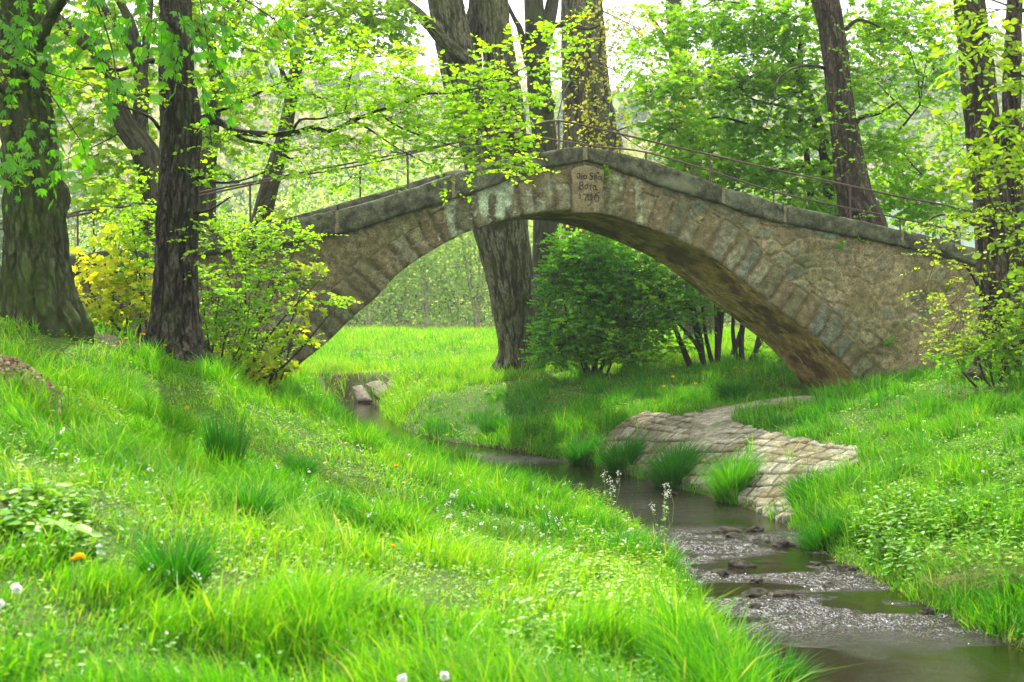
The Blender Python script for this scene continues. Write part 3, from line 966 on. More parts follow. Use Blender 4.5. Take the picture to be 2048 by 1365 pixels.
FTOP0 = curve([(400, 480), (470, 465), (547, 445), (620, 425), (700, 403), (770, 384), (830, 364), (900, 343), (960, 335)], BW)
def FTOP(u):
    u = np.asarray(u, float)
    k = sstep(FTOP0.a[0, 0], FTOP0.a[0, 0] + 1.0, u) * (1 - sstep(FTOP0.a[-1, 0] - .6, FTOP0.a[-1, 0], u))
    return TOP(u) * (1 - k) + FTOP0(u) * k
FBOT = lambda u: FTOP(u) - .36
joints = [face(x, 400)[0] for x in (-330, 60, 300, 566, 672, 905, 1166, 1443, 1566, 1800, 2030, 2180)]
for i in range(len(joints) - 1):
    g = .016 if i != 6 else .016
    coping_block(joints[i] + g, joints[i + 1] - g, -.10, .36, TOP, CBOT, 'coping_stone', 200 + i * 7)
for i in range(len(joints) - 1):
    coping_block(joints[i] + .35 + .008, min(joints[i + 1] + .35, 9.6) - .008, BW - .34, BW + .09, FTOP, FBOT, 'coping_stone', 300 + i * 7)
# mortar filling the joints of the near coping, the widest one right over the keystone
for i, j in enumerate(joints[1:-1]):
    wd = .045 if abs(j - joints[6]) < .01 else .03
    us = np.array([j - wd, j - wd * .5, j, j + wd * .5, j + wd])
    ws = np.linspace(0, 1, 14)
    U, W_ = np.meshgrid(us, ws, indexing='ij')
    U = U + .02 * (fbm(W_ * 7, U * 0 + i, 0, 5, 2) - .5)
    Zz = CBOT(U) + .03 + (TOP(U) - CBOT(U) - .04) * W_
    Vv = -.088 - (.028 if wd > .04 else .0) - .01 * fbm(U * 20, Zz * 20, 0, 6, 2)
    Vb = np.full_like(Vv, .3)
    pts = np.concatenate([B3(U, Vv, Zz).reshape(-1, 3), B3(U, Vb, Zz).reshape(-1, 3)])
    f = grid_faces(5, 14)
    tl = np.arange(4) * 14 + 13; f2 = np.stack([tl, tl + 14, tl + 14 + 70, tl + 70], 1)
    bpart('mortar_joint', pts, [f, f2], M['key'])

# deck between the copings
us = axis(-12.6, 9.6, .15); vv = np.linspace(.30, BW - .3, 8)
U, V_ = np.meshgrid(us, vv, indexing='ij')
bpart('deck', B3(U, V_, TOP(U) - .10 + .02 * fbm(U * 3, V_ * 3, 0, 7, 2)), [grid_faces(len(us), 8)[:, ::-1]], M['pave'])


# keystone with its inscription
KV = -.135
kp = [face(x, y, KV) for x, y in ((1147, 427), (1143, 342), (1152, 335), (1170, 331), (1190, 334), (1209, 343), (1206, 385), (1199, 427))]
bag = Bag()
kc = np.array(kp)
cen = kc.mean(0)
nb = 10
# dense outline
dense = []
for i in range(len(kc)):
    a, b = kc[i], kc[(i + 1) % len(kc)]
    for t in np.linspace(0, 1, nb, endpoint=False): dense.append(a + (b - a) * t)
dense = np.array(dense); nd = len(dense)
rings = []
for (s, v) in ((1.0, .10), (1.0, KV + .03), (.985, KV + .012), (.955, KV + .002), (.90, KV), (.6, KV), (.3, KV)):
    q = cen + (dense - cen) * s
    rel = .010 * (fbm(q[:, 0] * 14, q[:, 1] * 14, 0, 401, 3) - .5) if v < .09 else 0
    rings.append(B3(q[:, 0], v - rel, q[:, 1]))
pts = np.vstack(rings + [B3(cen[0], KV, cen[1]).reshape(1, 3)])
f = grid_faces(len(rings), nd, True)
j = np.arange(nd); l0 = (len(rings) - 1) * nd
f3 = np.stack([l0 + j, l0 + (j + 1) % nd, np.full(nd, len(rings) * nd)], 1)
keystone = bpart('keystone', pts, [f[:, ::-1], f3[:, ::-1]], M['key'])
keystone['label'] = 'carved keystone dated 1796'
# carved letters: strokes given on the stone in photo pixels, laid as raised dark ribs whose colour paints the groove shade
def kx(x, y): return (1135 + x * 90 / 1228., 325 + y * 100 / 1365.)
def arc_pts(cx, cy, rx, ry, a0, a1, n=14):
    a = np.radians(np.linspace(a0, a1, n)); return [(cx + rx * math.cos(q), cy - ry * math.sin(q)) for q in a]
strokes = []
# first line: J o s H a
strokes += [arc_pts(300, 365, 42, 68, 150, -170, 22)]
strokes += [arc_pts(400, 390, 14, 50, 120, 260, 8), arc_pts(480, 395, 42, 48, 0, 360, 20)]
strokes += [[(610, 305), (660, 292), (705, 310)], arc_pts(645, 400, 42, 36, 100, -80, 10), arc_pts(640, 440, 36, 36, 30, -180, 10), [(640, 300), (620, 360), (665, 400)]]
strokes += [[(740, 350), (738, 470)], [(738, 410), (800, 400)], [(800, 350), (800, 470)], [(740, 350), (775, 345)], arc_pts(880, 430, 42, 42, 0, 360, 18), [(925, 385), (928, 480), (962, 488)]]
strokes += [arc_pts(835, 300, 26, 26, 200, -60, 10)]
# second line: B o r a
strokes += [[(340, 560), (345, 735)], arc_pts(375, 585, 52, 48, 150, -90, 16), arc_pts(370, 690, 58, 54, 95, -200, 20)]
strokes += [arc_pts(512, 670, 38, 58, 0, 360, 20)]
strokes += [[(620, 620), (630, 745), (650, 765)], [(620, 640), (680, 618)], arc_pts(735, 700, 42, 46, 0, 360, 20), [(775, 635), (780, 745), (820, 748)], [(690, 635), (775, 632)]]
# third line: 1796
strokes += [[(345, 870), (345, 1010)], [(300, 905), (345, 870)]]
strokes += [[(425, 870), (560, 872)], [(555, 872), (500, 960), (480, 1050)]]
strokes += [arc_pts(612, 960, 50, 78, 0, 360, 22), arc_pts(560, 985, 110, 205, 40, -100, 18)]
strokes += [arc_pts(800, 985, 58, 85, 0, 360, 22), arc_pts(900, 985, 165, 165, 180, 95, 12)]
bag = Bag()
for sidx, st in enumerate(strokes):
    q = np.array([face(*kx(*p), vo=KV) for p in st])
    if len(q) < 4:
        q = np.vstack([np.linspace(q[i], q[i + 1], 5)[:-1] for i in range(len(q) - 1)] + [q[-1:]])
    tg = np.gradient(q, axis=0); tg /= np.linalg.norm(tg, axis=1)[:, None] + 1e-9
    nn = np.stack([-tg[:, 1], tg[:, 0]], 1) * .0085
    rows = []
    for s, dv in ((-1, -.0005), (-.5, -.0062), (.5, -.0062), (1, -.0005)):
        qq = q + nn * s
        rows.append(B3(qq[:, 0], KV - .002 + dv, qq[:, 1]))
    Vv = np.stack(rows, 1).reshape(-1, 3) - np.array(BL)
    bag.add(Vv, [grid_faces(len(q), 4)])
ins = bag.build('inscription', M['cut'], keystone)
ins['label'] = 'worn carved letters and the year 1796'


# iron railings, round bar rails on thin posts
def railing(label, vo, rail_px, posts_px, down):
    t = thing('iron_railing', label, 'railing', B3(0, vo, TOP(0.0)), 'rusty railings along the bridge')
    L0 = np.array(t.location)
    q = np.array([face(x, y, vo) for x, y in rail_px])
    pts = np.column_stack([B3(q[:, 0], vo, q[:, 1]) - L0, np.full(len(q), .019)])
    b = Bag(); tube(b, pts, 8, .2); b.build('top_rail', M['iron'], t)
    for x in posts_px:
        uz = np.interp(x, [p[0] for p in rail_px], [p[1] for p in rail_px])
        u, z = face(x, uz, vo)
        b = Bag(); g = float(TOP(u)) - .15 if down is None else float(FTOP(u)) - .2
        p0 = B3(u + .01, vo, g) - L0; p1 = B3(u, vo, z) - L0
        tube(b, [(*p0, .020), (*((p0 + p1) / 2), .019), (*p1, .019)], 8, .1)
        # little collar where the post carries the rail
        tube(b, [(*(p1 - [0, 0, .05]), .026), (*(p1 + [0, 0, .012]), .026)], 8, .1)
        b.build('post', M['iron'], t)
    return t


railing('rusty iron railing nearer the viewer on the front edge of the stone bridge', .22,
        [(-260, 520), (-120, 468), (60, 440), (135, 434), (187, 424), (300, 404), (395, 386), (570, 352), (700, 327), (815, 305), (915, 284), (1000, 265), (1060, 252), (1117, 242),
         (1200, 259), (1310, 285), (1420, 310), (1560, 342), (1700, 372), (1800, 394), (1890, 411), (2030, 448), (2180, 490)],
        (-240, 10, 187, 500, 815, 1117, 1420, 1700, 1990), None)
railing('rusty iron railing on the far edge of the stone bridge showing lower beyond the crown', BW - .12,
        [(-200, 520), (-60, 470), (60, 452), (120, 440), (137, 430), (157, 423), (240, 415), (395, 392), (560, 358), (715, 332), (850, 301), (920, 284), (975, 270), (1019, 264), (1114, 281),
         (1200, 294), (1292, 305), (1420, 342), (1547, 383), (1680, 413), (1800, 437), (1890, 457), (2050, 500)],
        (155, 415, 720, 1292, 1547, 1800), 1)
# ------------------------------------------------------------------ trees
def px_limb(pts, sink=0.3, ground=True):
    """rows (px, py, Y, width px) -> x,y,z,r ; the first row is pushed into the ground"""
    out = []
    for (x, y, Y, w) in pts:
        p = P(x, y, Y); out.append([*p, w / 2 * Y / F])
    if ground:
        x, y, z, r = out[0]
        g = H1(x, y)
        out.insert(0, [x + (out[0][0] - out[1][0]) * .2, y, min(z, g) - sink, r * 1.15])
    return out


def crown(root, limbs, blobs, leafm, twm, kind, size, L, nl, seed, droop=.25, flat=.35, upn=1.0, nrm=.85, mult=1.8, name='crown', thr=.42, nf=1.3, out=.6, twr=.0022, sub=6, brr=.012):
    """leafy sprays in lumps (px, py, Y, rx px, rz px, ry metres, sprays) hung on twigs that start at the nearest limb"""
    rng = np.random.default_rng(seed)
    lb, tb = Bag(), Bag()
    LP = np.vstack([spline(l, .12)[2:, :3] for l in limbs])
    for bi, b in enumerate(blobs):
        px, py, Y, rx, rz, ry, n = b[:7]
        c = P(px, py, Y); r = np.array([rx * Y / F, ry, rz * Y / F])
        n = int(n * mult)
        cand = rng.normal(0, .52, (n * 4, 3))
        cand = cand[np.linalg.norm(cand, axis=1) < 1.15]
        pts = c + cand * r
        g = fbm(pts[:, 0] * nf, pts[:, 1] * nf, pts[:, 2] * nf * 1.6, seed, 3)
        pts = pts[g > thr][:n]
        if len(pts) == 0: continue
        k = LP[np.linalg.norm(LP - c, axis=1).argmin()]
        dist = np.linalg.norm(c - k)
        # main branch of this lump
        mid = (k + c) / 2 + rng.normal(0, .06, 3) * dist + [0, 0, .05 * dist]
        if dist > .15:
            r0 = np.clip(dist * .010, .006, brr * 2.2)
            tube(tb, [(*k, r0), (*mid, r0 * .75), (*c, r0 * .45)], 5, .15)
        ns = max(2, min(sub, len(pts) // 5))
        cs = pts[rng.choice(len(pts), ns)] * .75 + c * .25
        twigs(tb, np.tile(c, (ns, 1)), cs, np.full(ns, .0045), np.full(ns, .003), n=5, wob=.07, rng=rng)
        nodes = np.vstack([cs, (cs + c) / 2, c[None]])
        dd = np.linalg.norm(pts[:, None] - nodes[None], axis=2); ni = dd.argmin(1)
        A = nodes[ni]
        twigs(tb, A, pts, .003, twr, n=4, wob=.06, rng=rng)
        D = (pts - A) / (dd.min(1)[:, None] + .05) + (pts - k) / (np.linalg.norm(pts - k, axis=1)[:, None] + .1) * out + rng.normal(0, .45, pts.shape)
        D[:, 2] *= flat
        D[:, 2] += .08
        cl = fbm(pts[:, 0] * 1.2, pts[:, 1] * 1.2, pts[:, 2] * 1.2, seed + 5, 2)
        sprays(lb, tb, pts, D, L * rng.uniform(.6, 1.3, len(pts)), nl, size, kind, rng, tint=np.clip((cl - .5) * 1.6 + .5 + rng.normal(0, .12, len(pts)), 0, 1), droop=droop, twr=twr, upn=upn, nrm=nrm)
    O = np.array(root.location)
    for bg_, nm, mt in ((lb, name, leafm), (tb, 'twigs', twm)):
        if bg_.V:
            bg_.V = [v - O.astype(np.float32) for v in bg_.V]
            bg_.build(nm, mt, root)


def tree(name, label, limbs_px, mat, sides=40, step=.07, rough=.02, fr=9, flare=.25, lump=.10, seed=1, group=None, cat='tree', extra=None):
    limbs = []
    for i, l in enumerate(limbs_px):
        limbs.append(px_limb(l, ground=(i == 0)))
    b = limbs[0][0]
    gx, gy = b[0], b[1]; gz = H1(gx, gy)
    t = thing(name, label, cat, (gx, gy, gz), group)
    O = np.array([gx, gy, gz, 0])
    bag = Bag()
    for i, l in enumerate(limbs):
        l = np.array(l)
        big = l[:, 3].max()
        sd_ = sides if i == 0 else int(np.clip(big * 160, 7, sides))
        tube(bag, l - O, sd_, step if big > .05 else .12, rough * np.clip(big / .3, .12, 1.0), flare if i == 0 else 0, seed + i * 13, fr, lump if big > .05 else .05, gnd=0.0)
    if extra: extra(bag, O)
    bag.build('trunk', mat, t)
    return t, limbs


# --- the big mossy chestnut at the left edge, with its burl and drooping leaves
def burl(bag, O):
    for (px, py, Y, r, sx) in ((108, 405, 17.0, .165, 2.0), (30, 0, 17, .001, 1)):
        c = P(px, py, Y) - O[:3]
        th = np.linspace(0, np.pi, 26); ph = np.linspace(0, 2 * np.pi, 40, endpoint=False)
        T_, Q = np.meshgrid(th, ph, indexing='ij')
        rr = r * (1 + .6 * (fbm(np.sin(T_) * np.cos(Q) * 2.5, np.sin(T_) * np.sin(Q) * 2.5, np.cos(T_) * 2.5, 5, 3) - .5))
        V = np.stack([rr * np.sin(T_) * np.cos(Q), rr * np.sin(T_) * np.sin(Q), rr * np.cos(T_) * sx], -1) + c
        bag.add(V, [grid_faces(26, 40, True)[:, ::-1]], bc=V.reshape(-1, 3), rid=np.full(V.size // 3, .55))


tA, lA = tree('chestnut_tree', 'massive mossy trunk with a round burl at the far left edge of the bank', [
    [(82, 655, 17, 138), (78, 600, 17, 126), (72, 500, 17, 118), (66, 400, 17, 118), (62, 320, 17, 112), (52, 200, 17, 100), (44, 100, 17, 96), (38, 0, 17, 92), (25, -150, 17, 86), (10, -350, 17, 70), (0, -620, 17, 45), (10, -850, 17, 20)],
    [(44, 160, 17, 40), (75, 90, 16.2, 30), (110, 20, 15.2, 22), (180, -60, 14.4, 16), (260, -110, 13.8, 12), (330, -120, 13.4, 8)],
    [(30, -60, 17, 30), (-30, -120, 15, 22), (-40, -150, 13.5, 14), (10, -140, 12.8, 8)],
    [(30, -250, 17, 30), (150, -420, 16.5, 22), (300, -520, 16, 12)],
    [(20, 180, 16.9, 30), (-10, 170, 16, 18), (-30, 130, 15.0, 12), (-20, 100, 14.4, 8)]],
    M['barkA'], 160, .03, .045, 12, .34, .12, 21, extra=burl)
crown(tA, lA, [
    (10, 30, 14.6, 70, 50, .5, 12), (60, 110, 14.8, 60, 70, .5, 12), (30, 260, 14.8, 60, 60, .4, 10), (90, 300, 14.6, 40, 40, .3, 7), (20, 320, 14.5, 30, 30, .3, 5), (130, 60, 14.6, 80, 50, .5, 12),
    (190, 90, 14.6, 40, 50, .4, 7), (230, 30, 14, 90, 40, .4, 12), (330, 40, 13.6, 60, 50, .4, 10), (370, 100, 13.6, 40, 50, .3, 6), (180, 170, 14.4, 30, 40, .3, 4), (390, 150, 13.6, 25, 35, .3, 4), (160, 280, 14.4, 30, 25, .3, 4),
    (300, 5, 13.8, 120, 40, .5, 14), (420, 120, 14.2, 60, 30, .4, 5), (235, 190, 14.4, 40, 40, .3, 4), (450, 20, 14.0, 60, 40, .4, 7), (550, 40, 14.5, 50, 40, .4, 6),
    (20, -100, 14.5, 180, 90, 1.0, 30), (250, -300, 15, 250, 140, 1.5, 40), (0, -600, 17, 300, 200, 2.0, 60)],
    M['chestnut'], M['twig'], 'palm', .115, .28, 4, 31, droop=1.3, flat=.3, upn=.9, nrm=.35, thr=.0, twr=.004, mult=.8)

# --- the slender cracked trunk with long bright sprays over the bridge
B1 = [(395, 246, 19, 22), (425, 240, 18.9, 17), (450, 250, 18.8, 15), (470, 262, 18.7, 14), (530, 269, 18.5, 12), (590, 266, 18.3, 11), (625, 256, 18.2, 10), (660, 262, 18.1, 9), (710, 240, 18, 8), (755, 222, 17.8, 7), (800, 210, 17.7, 6),
      (845, 190, 17.6, 5), (900, 186, 17.5, 4), (980, 170, 17.4, 3), (1060, 130, 17.3, 2)]
tB, lB = tree('alder_tree', 'straight grey tree trunk with cracked bark standing beside the left bridge ramp', [
    [(345, 712, 19, 118), (350, 660, 19, 92), (351, 600, 19, 84), (352, 500, 19, 82), (356, 400, 19, 80), (360, 300, 19, 80), (362, 240, 19, 78), (354, 150, 19, 66), (352, 60, 19, 63), (350, 0, 19, 60), (345, -250, 19, 48), (340, -550, 19, 30), (338, -800, 19, 10)],
    B1,
    [(455, 256, 18.8, 9), (490, 280, 18.7, 8), (530, 288, 18.6, 7), (560, 305, 18.5, 6), (580, 318, 18.4, 5), (596, 316, 18.3, 3)],
    [(330, 128, 19, 16), (310, 122, 18.9, 12), (280, 126, 18.7, 10), (240, 140, 18.4, 8), (190, 137, 18, 7), (130, 140, 17.6, 6), (95, 165, 17.2, 5), (60, 190, 17, 4), (0, 200, 16.8, 3)],
    [(395, 240, 19, 12), (430, 225, 18.9, 8), (470, 210, 18.8, 6), (520, 185, 18.6, 5), (560, 165, 18.4, 3)],
    [(585, 266, 18.3, 7), (600, 240, 18.2, 5), (640, 238, 18.1, 4), (690, 225, 18, 3)],
    [(755, 222, 17.8, 5), (790, 250, 17.6, 4), (850, 275, 17.5, 3.4), (930, 300, 17.4, 2.6), (1010, 330, 17.3, 1.6)],
    [(700, 238, 18, 5), (740, 260, 17.8, 4), (800, 300, 17.7, 3), (860, 330, 17.6, 2)],
    [(390, 345, 19, 8), (430, 365, 18.8, 6), (480, 362, 18.6, 4), (530, 345, 18.4, 3)],
    [(375, 430, 19, 8), (420, 420, 18.7, 5), (460, 395, 18.5, 3)],
    [(320, 260, 19, 8), (300, 235, 18.8, 6), (250, 215, 18.5, 4), (200, 200, 18.2, 3)]],
    M['barkB'], 130, .03, .034, 14, .35, .09, 41)
crown(tB, lB, [
    (470, 166, 18.6, 60, 60, .5, 28), (520, 106, 18.4, 60, 50, .6, 22), (560, 186, 18.2, 70, 50, .6, 24), (620, 126, 18.0, 60, 40, .6, 26), (640, 196, 18.0, 70, 45, .6, 36), (700, 156, 17.8, 60, 40, .6, 34), (720, 216, 17.8, 70, 40, .6, 36),
    (560, 286, 18.2, 80, 45, .6, 12), (640, 296, 18.0, 80, 45, .6, 17), (720, 286, 17.8, 80, 50, .6, 34), (790, 156, 17.6, 60, 40, .5, 30), (800, 226, 17.6, 70, 45, .5, 38), (800, 306, 17.5, 70, 45, .5, 17), (860, 186, 17.5, 60, 45, .5, 34),
    (880, 256, 17.4, 70, 45, .5, 38), (900, 316, 17.4, 60, 35, .5, 12), (940, 186, 17.3, 60, 50, .5, 34), (960, 256, 17.3, 60, 45, .5, 34), (980, 306, 17.2, 50, 30, .4, 12), (1000, 116, 17.2, 50, 40, .4, 20), (1020, 196, 17.2, 45, 40, .4, 22), (1040, 276, 17.2, 30, 30, .4, 10),
    (1060, 136, 17.2, 50, 45, .4, 22), (1110, 86, 17.1, 40, 30, .3, 13), (1130, 64, 17.0, 25, 15, .3, 5), (1030, 331, 17.2, 25, 14, .3, 9), (1000, 338, 17.2, 30, 14, .3, 7), (880, 371, 17.3, 14, 8, .2, 2), (760, 106, 17.8, 60, 40, .6, 16), (700, 86, 18, 60, 40, .6, 12),
    (480, 366, 18.6, 90, 50, .6, 12), (560, 366, 18.4, 60, 45, .6, 9), (440, 286, 18.8, 40, 40, .5, 10), (280, 380, 19.4, 60, 50, .6, 22), (300, 440, 19.6, 50, 40, .6, 14),
    (60, 156, 17.0, 60, 40, .4, 22), (100, 186, 17.0, 40, 40, .4, 18), (40, 236, 16.9, 50, 30, .4, 14), (120, 136, 17.3, 50, 30, .4, 16), (250, 186, 18.3, 60, 40, .5, 16), (60, 366, 16.8, 30, 25, .3, 5),
    (620, 356, 18.2, 60, 30, .5, 12), (700, 356, 18, 60, 25, .5, 12), (420, 466, 18.7, 40, 40, .5, 12),
    (340, -250, 19, 260, 140, 1.8, 60), (340, -550, 19, 240, 160, 1.8, 50)],
    M['alder'], M['twig'], 'oval', .062, .36, 10, 51, droop=.12, flat=.25, thr=.38, mult=1.6, twr=.0018, sub=8)

# --- maples behind the bridge on the left
tC, lC = tree('maple_tree', 'twisted brown maple with bowed forked limbs behind the left ramp of the bridge', [
    [(318, 560, 27, 76), (316, 470, 27, 72), (318, 400, 27, 72), (306, 340, 27, 66), (282, 292, 27, 52), (250, 250, 27, 46), (236, 215, 27, 42), (232, 180, 27, 36), (205, 120, 26.8, 32), (160, 75, 26.5, 30), (115, 40, 26.3, 26), (70, -20, 26, 22), (0, -150, 26, 16)],
    [(300, 350, 27, 44), (286, 300, 27.2, 38), (280, 240, 27.3, 34), (284, 180, 27.4, 30), (274, 110, 27.5, 26), (262, 50, 27.6, 20), (235, -10, 27.7, 16), (200, -120, 27.8, 10)],
    [(283, 160, 27.4, 22), (292, 90, 27.4, 16), (300, 20, 27.3, 12), (310, -100, 27.3, 8)],
    [(274, 110, 27.5, 18), (240, 60, 27.3, 16), (210, 20, 27.1, 14), (190, -60, 27, 10)],
    [(330, 480, 27, 40), (370, 380, 27.2, 34), (400, 330, 27.4, 30), (425, 300, 27.6, 18)]],
    M['barkC'], 64, .07, .012, 12, .2, .12, 61)
MB = [(130, 60, 27, 70, 60, 1.4, 40), (190, 150, 26.5, 60, 60, 1.2, 26), (150, 200, 26.5, 60, 50, 1.2, 26), (220, 330, 26.5, 45, 70, 1.0, 34), (250, 390, 26.5, 50, 60, 1.0, 28), (190, 260, 27, 40, 30, .8, 10),
      (290, 200, 28, 60, 60, 1.4, 26), (340, 60, 28, 100, 50, 1.5, 36), (250, 90, 28.5, 100, 60, 1.5, 40), (420, 200, 28, 60, 60, 1.4, 26), (130, 270, 26, 40, 25, .8, 8), (280, 460, 27, 40, 40, 1, 12), (180, 10, 28, 140, 40, 2, 50), (420, 20, 28, 60, 30, 1.5, 20),
      (60, 40, 27, 60, 60, 1.4, 20), (200, -200, 28, 300, 120, 2.5, 90), (110, 330, 26, 20, 20, .5, 4)]
crown(tC, lC, MB, M['maple'], M['twig'], 'maple', .145, .5, 9, 71, mult=1.35, droop=.35, thr=.40, twr=.003)

tC2, lC2 = tree('maple_tree', 'upright maple with a forked top just right of the cracked grey trunk', [
    [(408, 600, 29, 44), (412, 470, 29, 38), (414, 400, 29, 36), (416, 320, 29, 36), (424, 240, 29, 32), (434, 180, 29, 30), (430, 130, 29, 28), (412, 80, 29, 27), (392, 40, 29, 25), (378, -30, 29, 22), (350, -200, 29, 14)],
    [(436, 160, 29, 22), (446, 110, 28.9, 18), (460, 70, 28.8, 16), (482, 20, 28.7, 14), (500, -60, 28.6, 10)],
    [(455, 85, 28.8, 12), (448, 45, 28.7, 11), (470, 10, 28.6, 9), (505, -20, 28.5, 7)],
    [(425, 195, 29, 10), (455, 170, 28.8, 8), (500, 168, 28.6, 4)]],
    M['barkC'], 48, .08, .010, 12, .2, .08, 81)
crown(tC2, lC2, [(480, 100, 28, 60, 60, 1.2, 16), (540, 60, 28, 60, 40, 1.2, 26), (460, 30, 28, 60, 30, 1.2, 20), (430, 290, 28.5, 60, 50, 1, 16), (480, 250, 28, 50, 50, 1, 14), (400, -150, 29, 200, 90, 2, 50), (360, 330, 28, 60, 60, 1, 14)],
      M['maple'], M['twig'], 'maple', .14, .5, 9, 83, mult=1.5, droop=.35, thr=.42, twr=.003)

tD, lD = tree('leaning_tree', 'slim leaning tree rising behind the left half of the bridge', [
    [(505, 520, 33, 46), (525, 430, 33, 40), (545, 350, 33, 36), (566, 280, 33, 30), (578, 220, 33, 26), (590, 150, 33, 25), (600, 70, 33, 22), (608, 0, 33, 18), (615, -150, 33, 12)],
    [(582, 190, 33, 12), (560, 130, 33, 10), (552, 80, 33, 8), (575, 30, 33, 5)]],
    M['barkC'], 40, .10, .010, 12, .2, .08, 91)
crown(tD, lD, [(600, 40, 31, 80, 50, 1.5, 50), (690, 20, 31, 70, 40, 1.5, 52), (760, 20, 31, 50, 30, 1.3, 40), (700, 80, 31, 50, 40, 1.2, 36), (790, 60, 31, 40, 30, 1, 22), (550, 90, 31, 50, 40, 1.2, 26), (620, 110, 31, 40, 30, 1, 14), (800, 110, 31, 25, 20, .8, 8), (650, -150, 32, 300, 110, 2.5, 90), (560, 420, 32, 40, 30, .8, 8)],
      M['maple'], M['twig'], 'maple', .13, .5, 9, 93, mult=1.8, droop=.4, thr=.36, twr=.003)

# --- the two stemmed old poplar seen over and under the arch
tE, lE = tree('poplar_tree', 'huge leaning poplar with deep ridged bark whose foot shows under the arch', [
    [(1034, 742, 36, 84), (1034, 700, 36, 68), (1030, 640, 36, 80), (1020, 560, 36, 92), (1006, 480, 36, 104), (992, 400, 36, 118), (972, 320, 36, 92), (945, 230, 36, 80), (918, 130, 36, 76), (898, 40, 36, 70), (886, -30, 36, 66), (860, -200, 36, 50), (830, -420, 36, 25)],
    [(1010, 420, 36.2, 90), (1014, 330, 36.4, 84), (1010, 230, 36.4, 78), (1000, 130, 36.4, 66), (990, 50, 36.4, 60), (984, -30, 36.4, 56), (970, -250, 36.4, 34), (960, -450, 36.4, 16)],
    [(960, 250, 36.5, 44), (946, 160, 36.6, 40), (945, 80, 36.7, 36), (955, 0, 36.8, 34), (960, -120, 36.8, 22)],
    [(928, 118, 35.6, 30), (895, 92, 35.2, 27), (868, 62, 34.8, 24), (845, 35, 34.5, 20), (820, 12, 34.2, 16), (775, -25, 33.8, 12), (720, -80, 33.5, 8)],
    [(1090, 332, 36.0, 40), (1062, 298, 35.8, 32), (1030, 262, 35.6, 26), (1000, 225, 35.6, 20), (985, 190, 35.8, 12)]],
    M['barkE'], 130, .05, .060, 8, .25, .05, 101)
crown(tE, lE, [(700, -60, 33, 100, 50, 1.2, 20), (850, -300, 36, 300, 120, 2.5, 22), (1000, -400, 36, 300, 100, 2.5, 20), (820, 100, 34, 30, 15, .5, 3)], M['green'], M['twig'], 'oval', .09, .5, 8, 103, thr=.42, twr=.003)

tF, lF = tree('linden_tree', 'smooth dark green trunk with a knot between the poplar and the yellow-sprinkled giant', [
    [(1092, 660, 38, 62), (1090, 560, 38, 56), (1092, 460, 38, 52), (1092, 360, 38, 48), (1090, 290, 38, 50), (1084, 230, 38, 50), (1078, 170, 38, 48), (1074, 100, 38, 46), (1070, 40, 38, 42), (1064, -40, 38, 36), (1050, -250, 38, 22)],
    [(1082, 110, 38, 30), (1094, 60, 38, 30), (1104, 10, 38, 26), (1116, -60, 38, 20)],
    [(1092, 70, 38, 16), (1110, 52, 37.8, 13), (1140, 52, 37.6, 11), (1180, 58, 37.4, 7), (1200, 50, 37.2, 4)],
    [(1058, 130, 38, 18), (1040, 60, 37.8, 12), (1030, 40, 37.6, 9), (1010, 0, 37.4, 7)],
    [(1095, 212, 37.7, 30), (1102, 208, 37.5, 20), (1106, 206, 37.3, 6)]],
    M['barkF'], 60, .08, .010, 12, .2, .10, 111)
crown(tF, lF, [(1080, -300, 37, 300, 100, 2.5, 20), (1180, 40, 37, 40, 30, .8, 4)], M['green'], M['twig'], 'oval', .09, .5, 8, 113, thr=.42, twr=.003)

tG, lG = tree('giant_poplar', 'thick furrowed trunk behind the bridge crown sprinkled with yellow young leaves', [
    [(1180, 640, 42, 150), (1180, 500, 42, 120), (1182, 400, 42, 116), (1182, 320, 42, 112), (1178, 240, 42, 102), (1170, 150, 42, 92), (1166, 60, 42, 86), (1164, 0, 42, 80), (1160, -200, 42, 60), (1155, -450, 42, 26)],
    [(1215, 330, 41.6, 50), (1226, 285, 41.5, 36), (1232, 262, 41.4, 14)],
    [(1140, 170, 41, 26), (1160, 120, 40.6, 20), (1176, 70, 40.4, 16), (1200, 20, 40.2, 10)]],
    M['barkE'], 130, .06, .065, 7, .3, .06, 121)
GB = [(1180, 100, 39.5, 60, 90, .8, 36), (1160, 230, 39.5, 40, 60, .6, 18), (1240, 60, 39, 60, 70, 1.2, 36), (1260, 160, 39, 50, 60, 1.2, 20), (1230, 260, 39, 50, 40, 1, 18), (1280, 60, 38.5, 50, 60, 1.2, 32), (1110, 260, 38.5, 25, 60, .6, 7), (1200, -200, 40, 250, 120, 2.5, 34), (1290, 300, 39, 50, 30, 1, 10), (1200, 300, 39.5, 50, 20, .5, 8), (1120, 440, 38.7, 40, 30, .5, 8), (1350, 250, 39, 40, 60, 1, 16)]
crown(tG, lG, GB, M['gold'], M['twig'], 'maple', .10, .7, 6, 123, mult=1.7, droop=.6, thr=.36, twr=.0045, sub=10)

tH, lH = tree('distant_tree', 'pale hazy trunk between the giant trunk and the dense green maple', [
    [(1400, 560, 55, 60), (1392, 440, 55, 50), (1382, 330, 55, 46), (1368, 220, 55, 42), (1358, 130, 55, 38), (1350, 50, 55, 34), (1345, -50, 55, 30), (1340, -250, 55, 16)],
    [(1360, 130, 55, 16), (1330, 80, 54.5, 12), (1300, 30, 54, 8)]], M['barkC'], 40, .15, .015, 8, .2, .06, 131)
crown(tH, lH, [(1400, 40, 53, 80, 80, 2, 70), (1360, 180, 53, 60, 60, 2, 40), (1330, -150, 55, 300, 100, 3, 80)], M['maple'], M['twig'], 'oval', .12, .7, 8, 133, thr=.4, twr=.004)

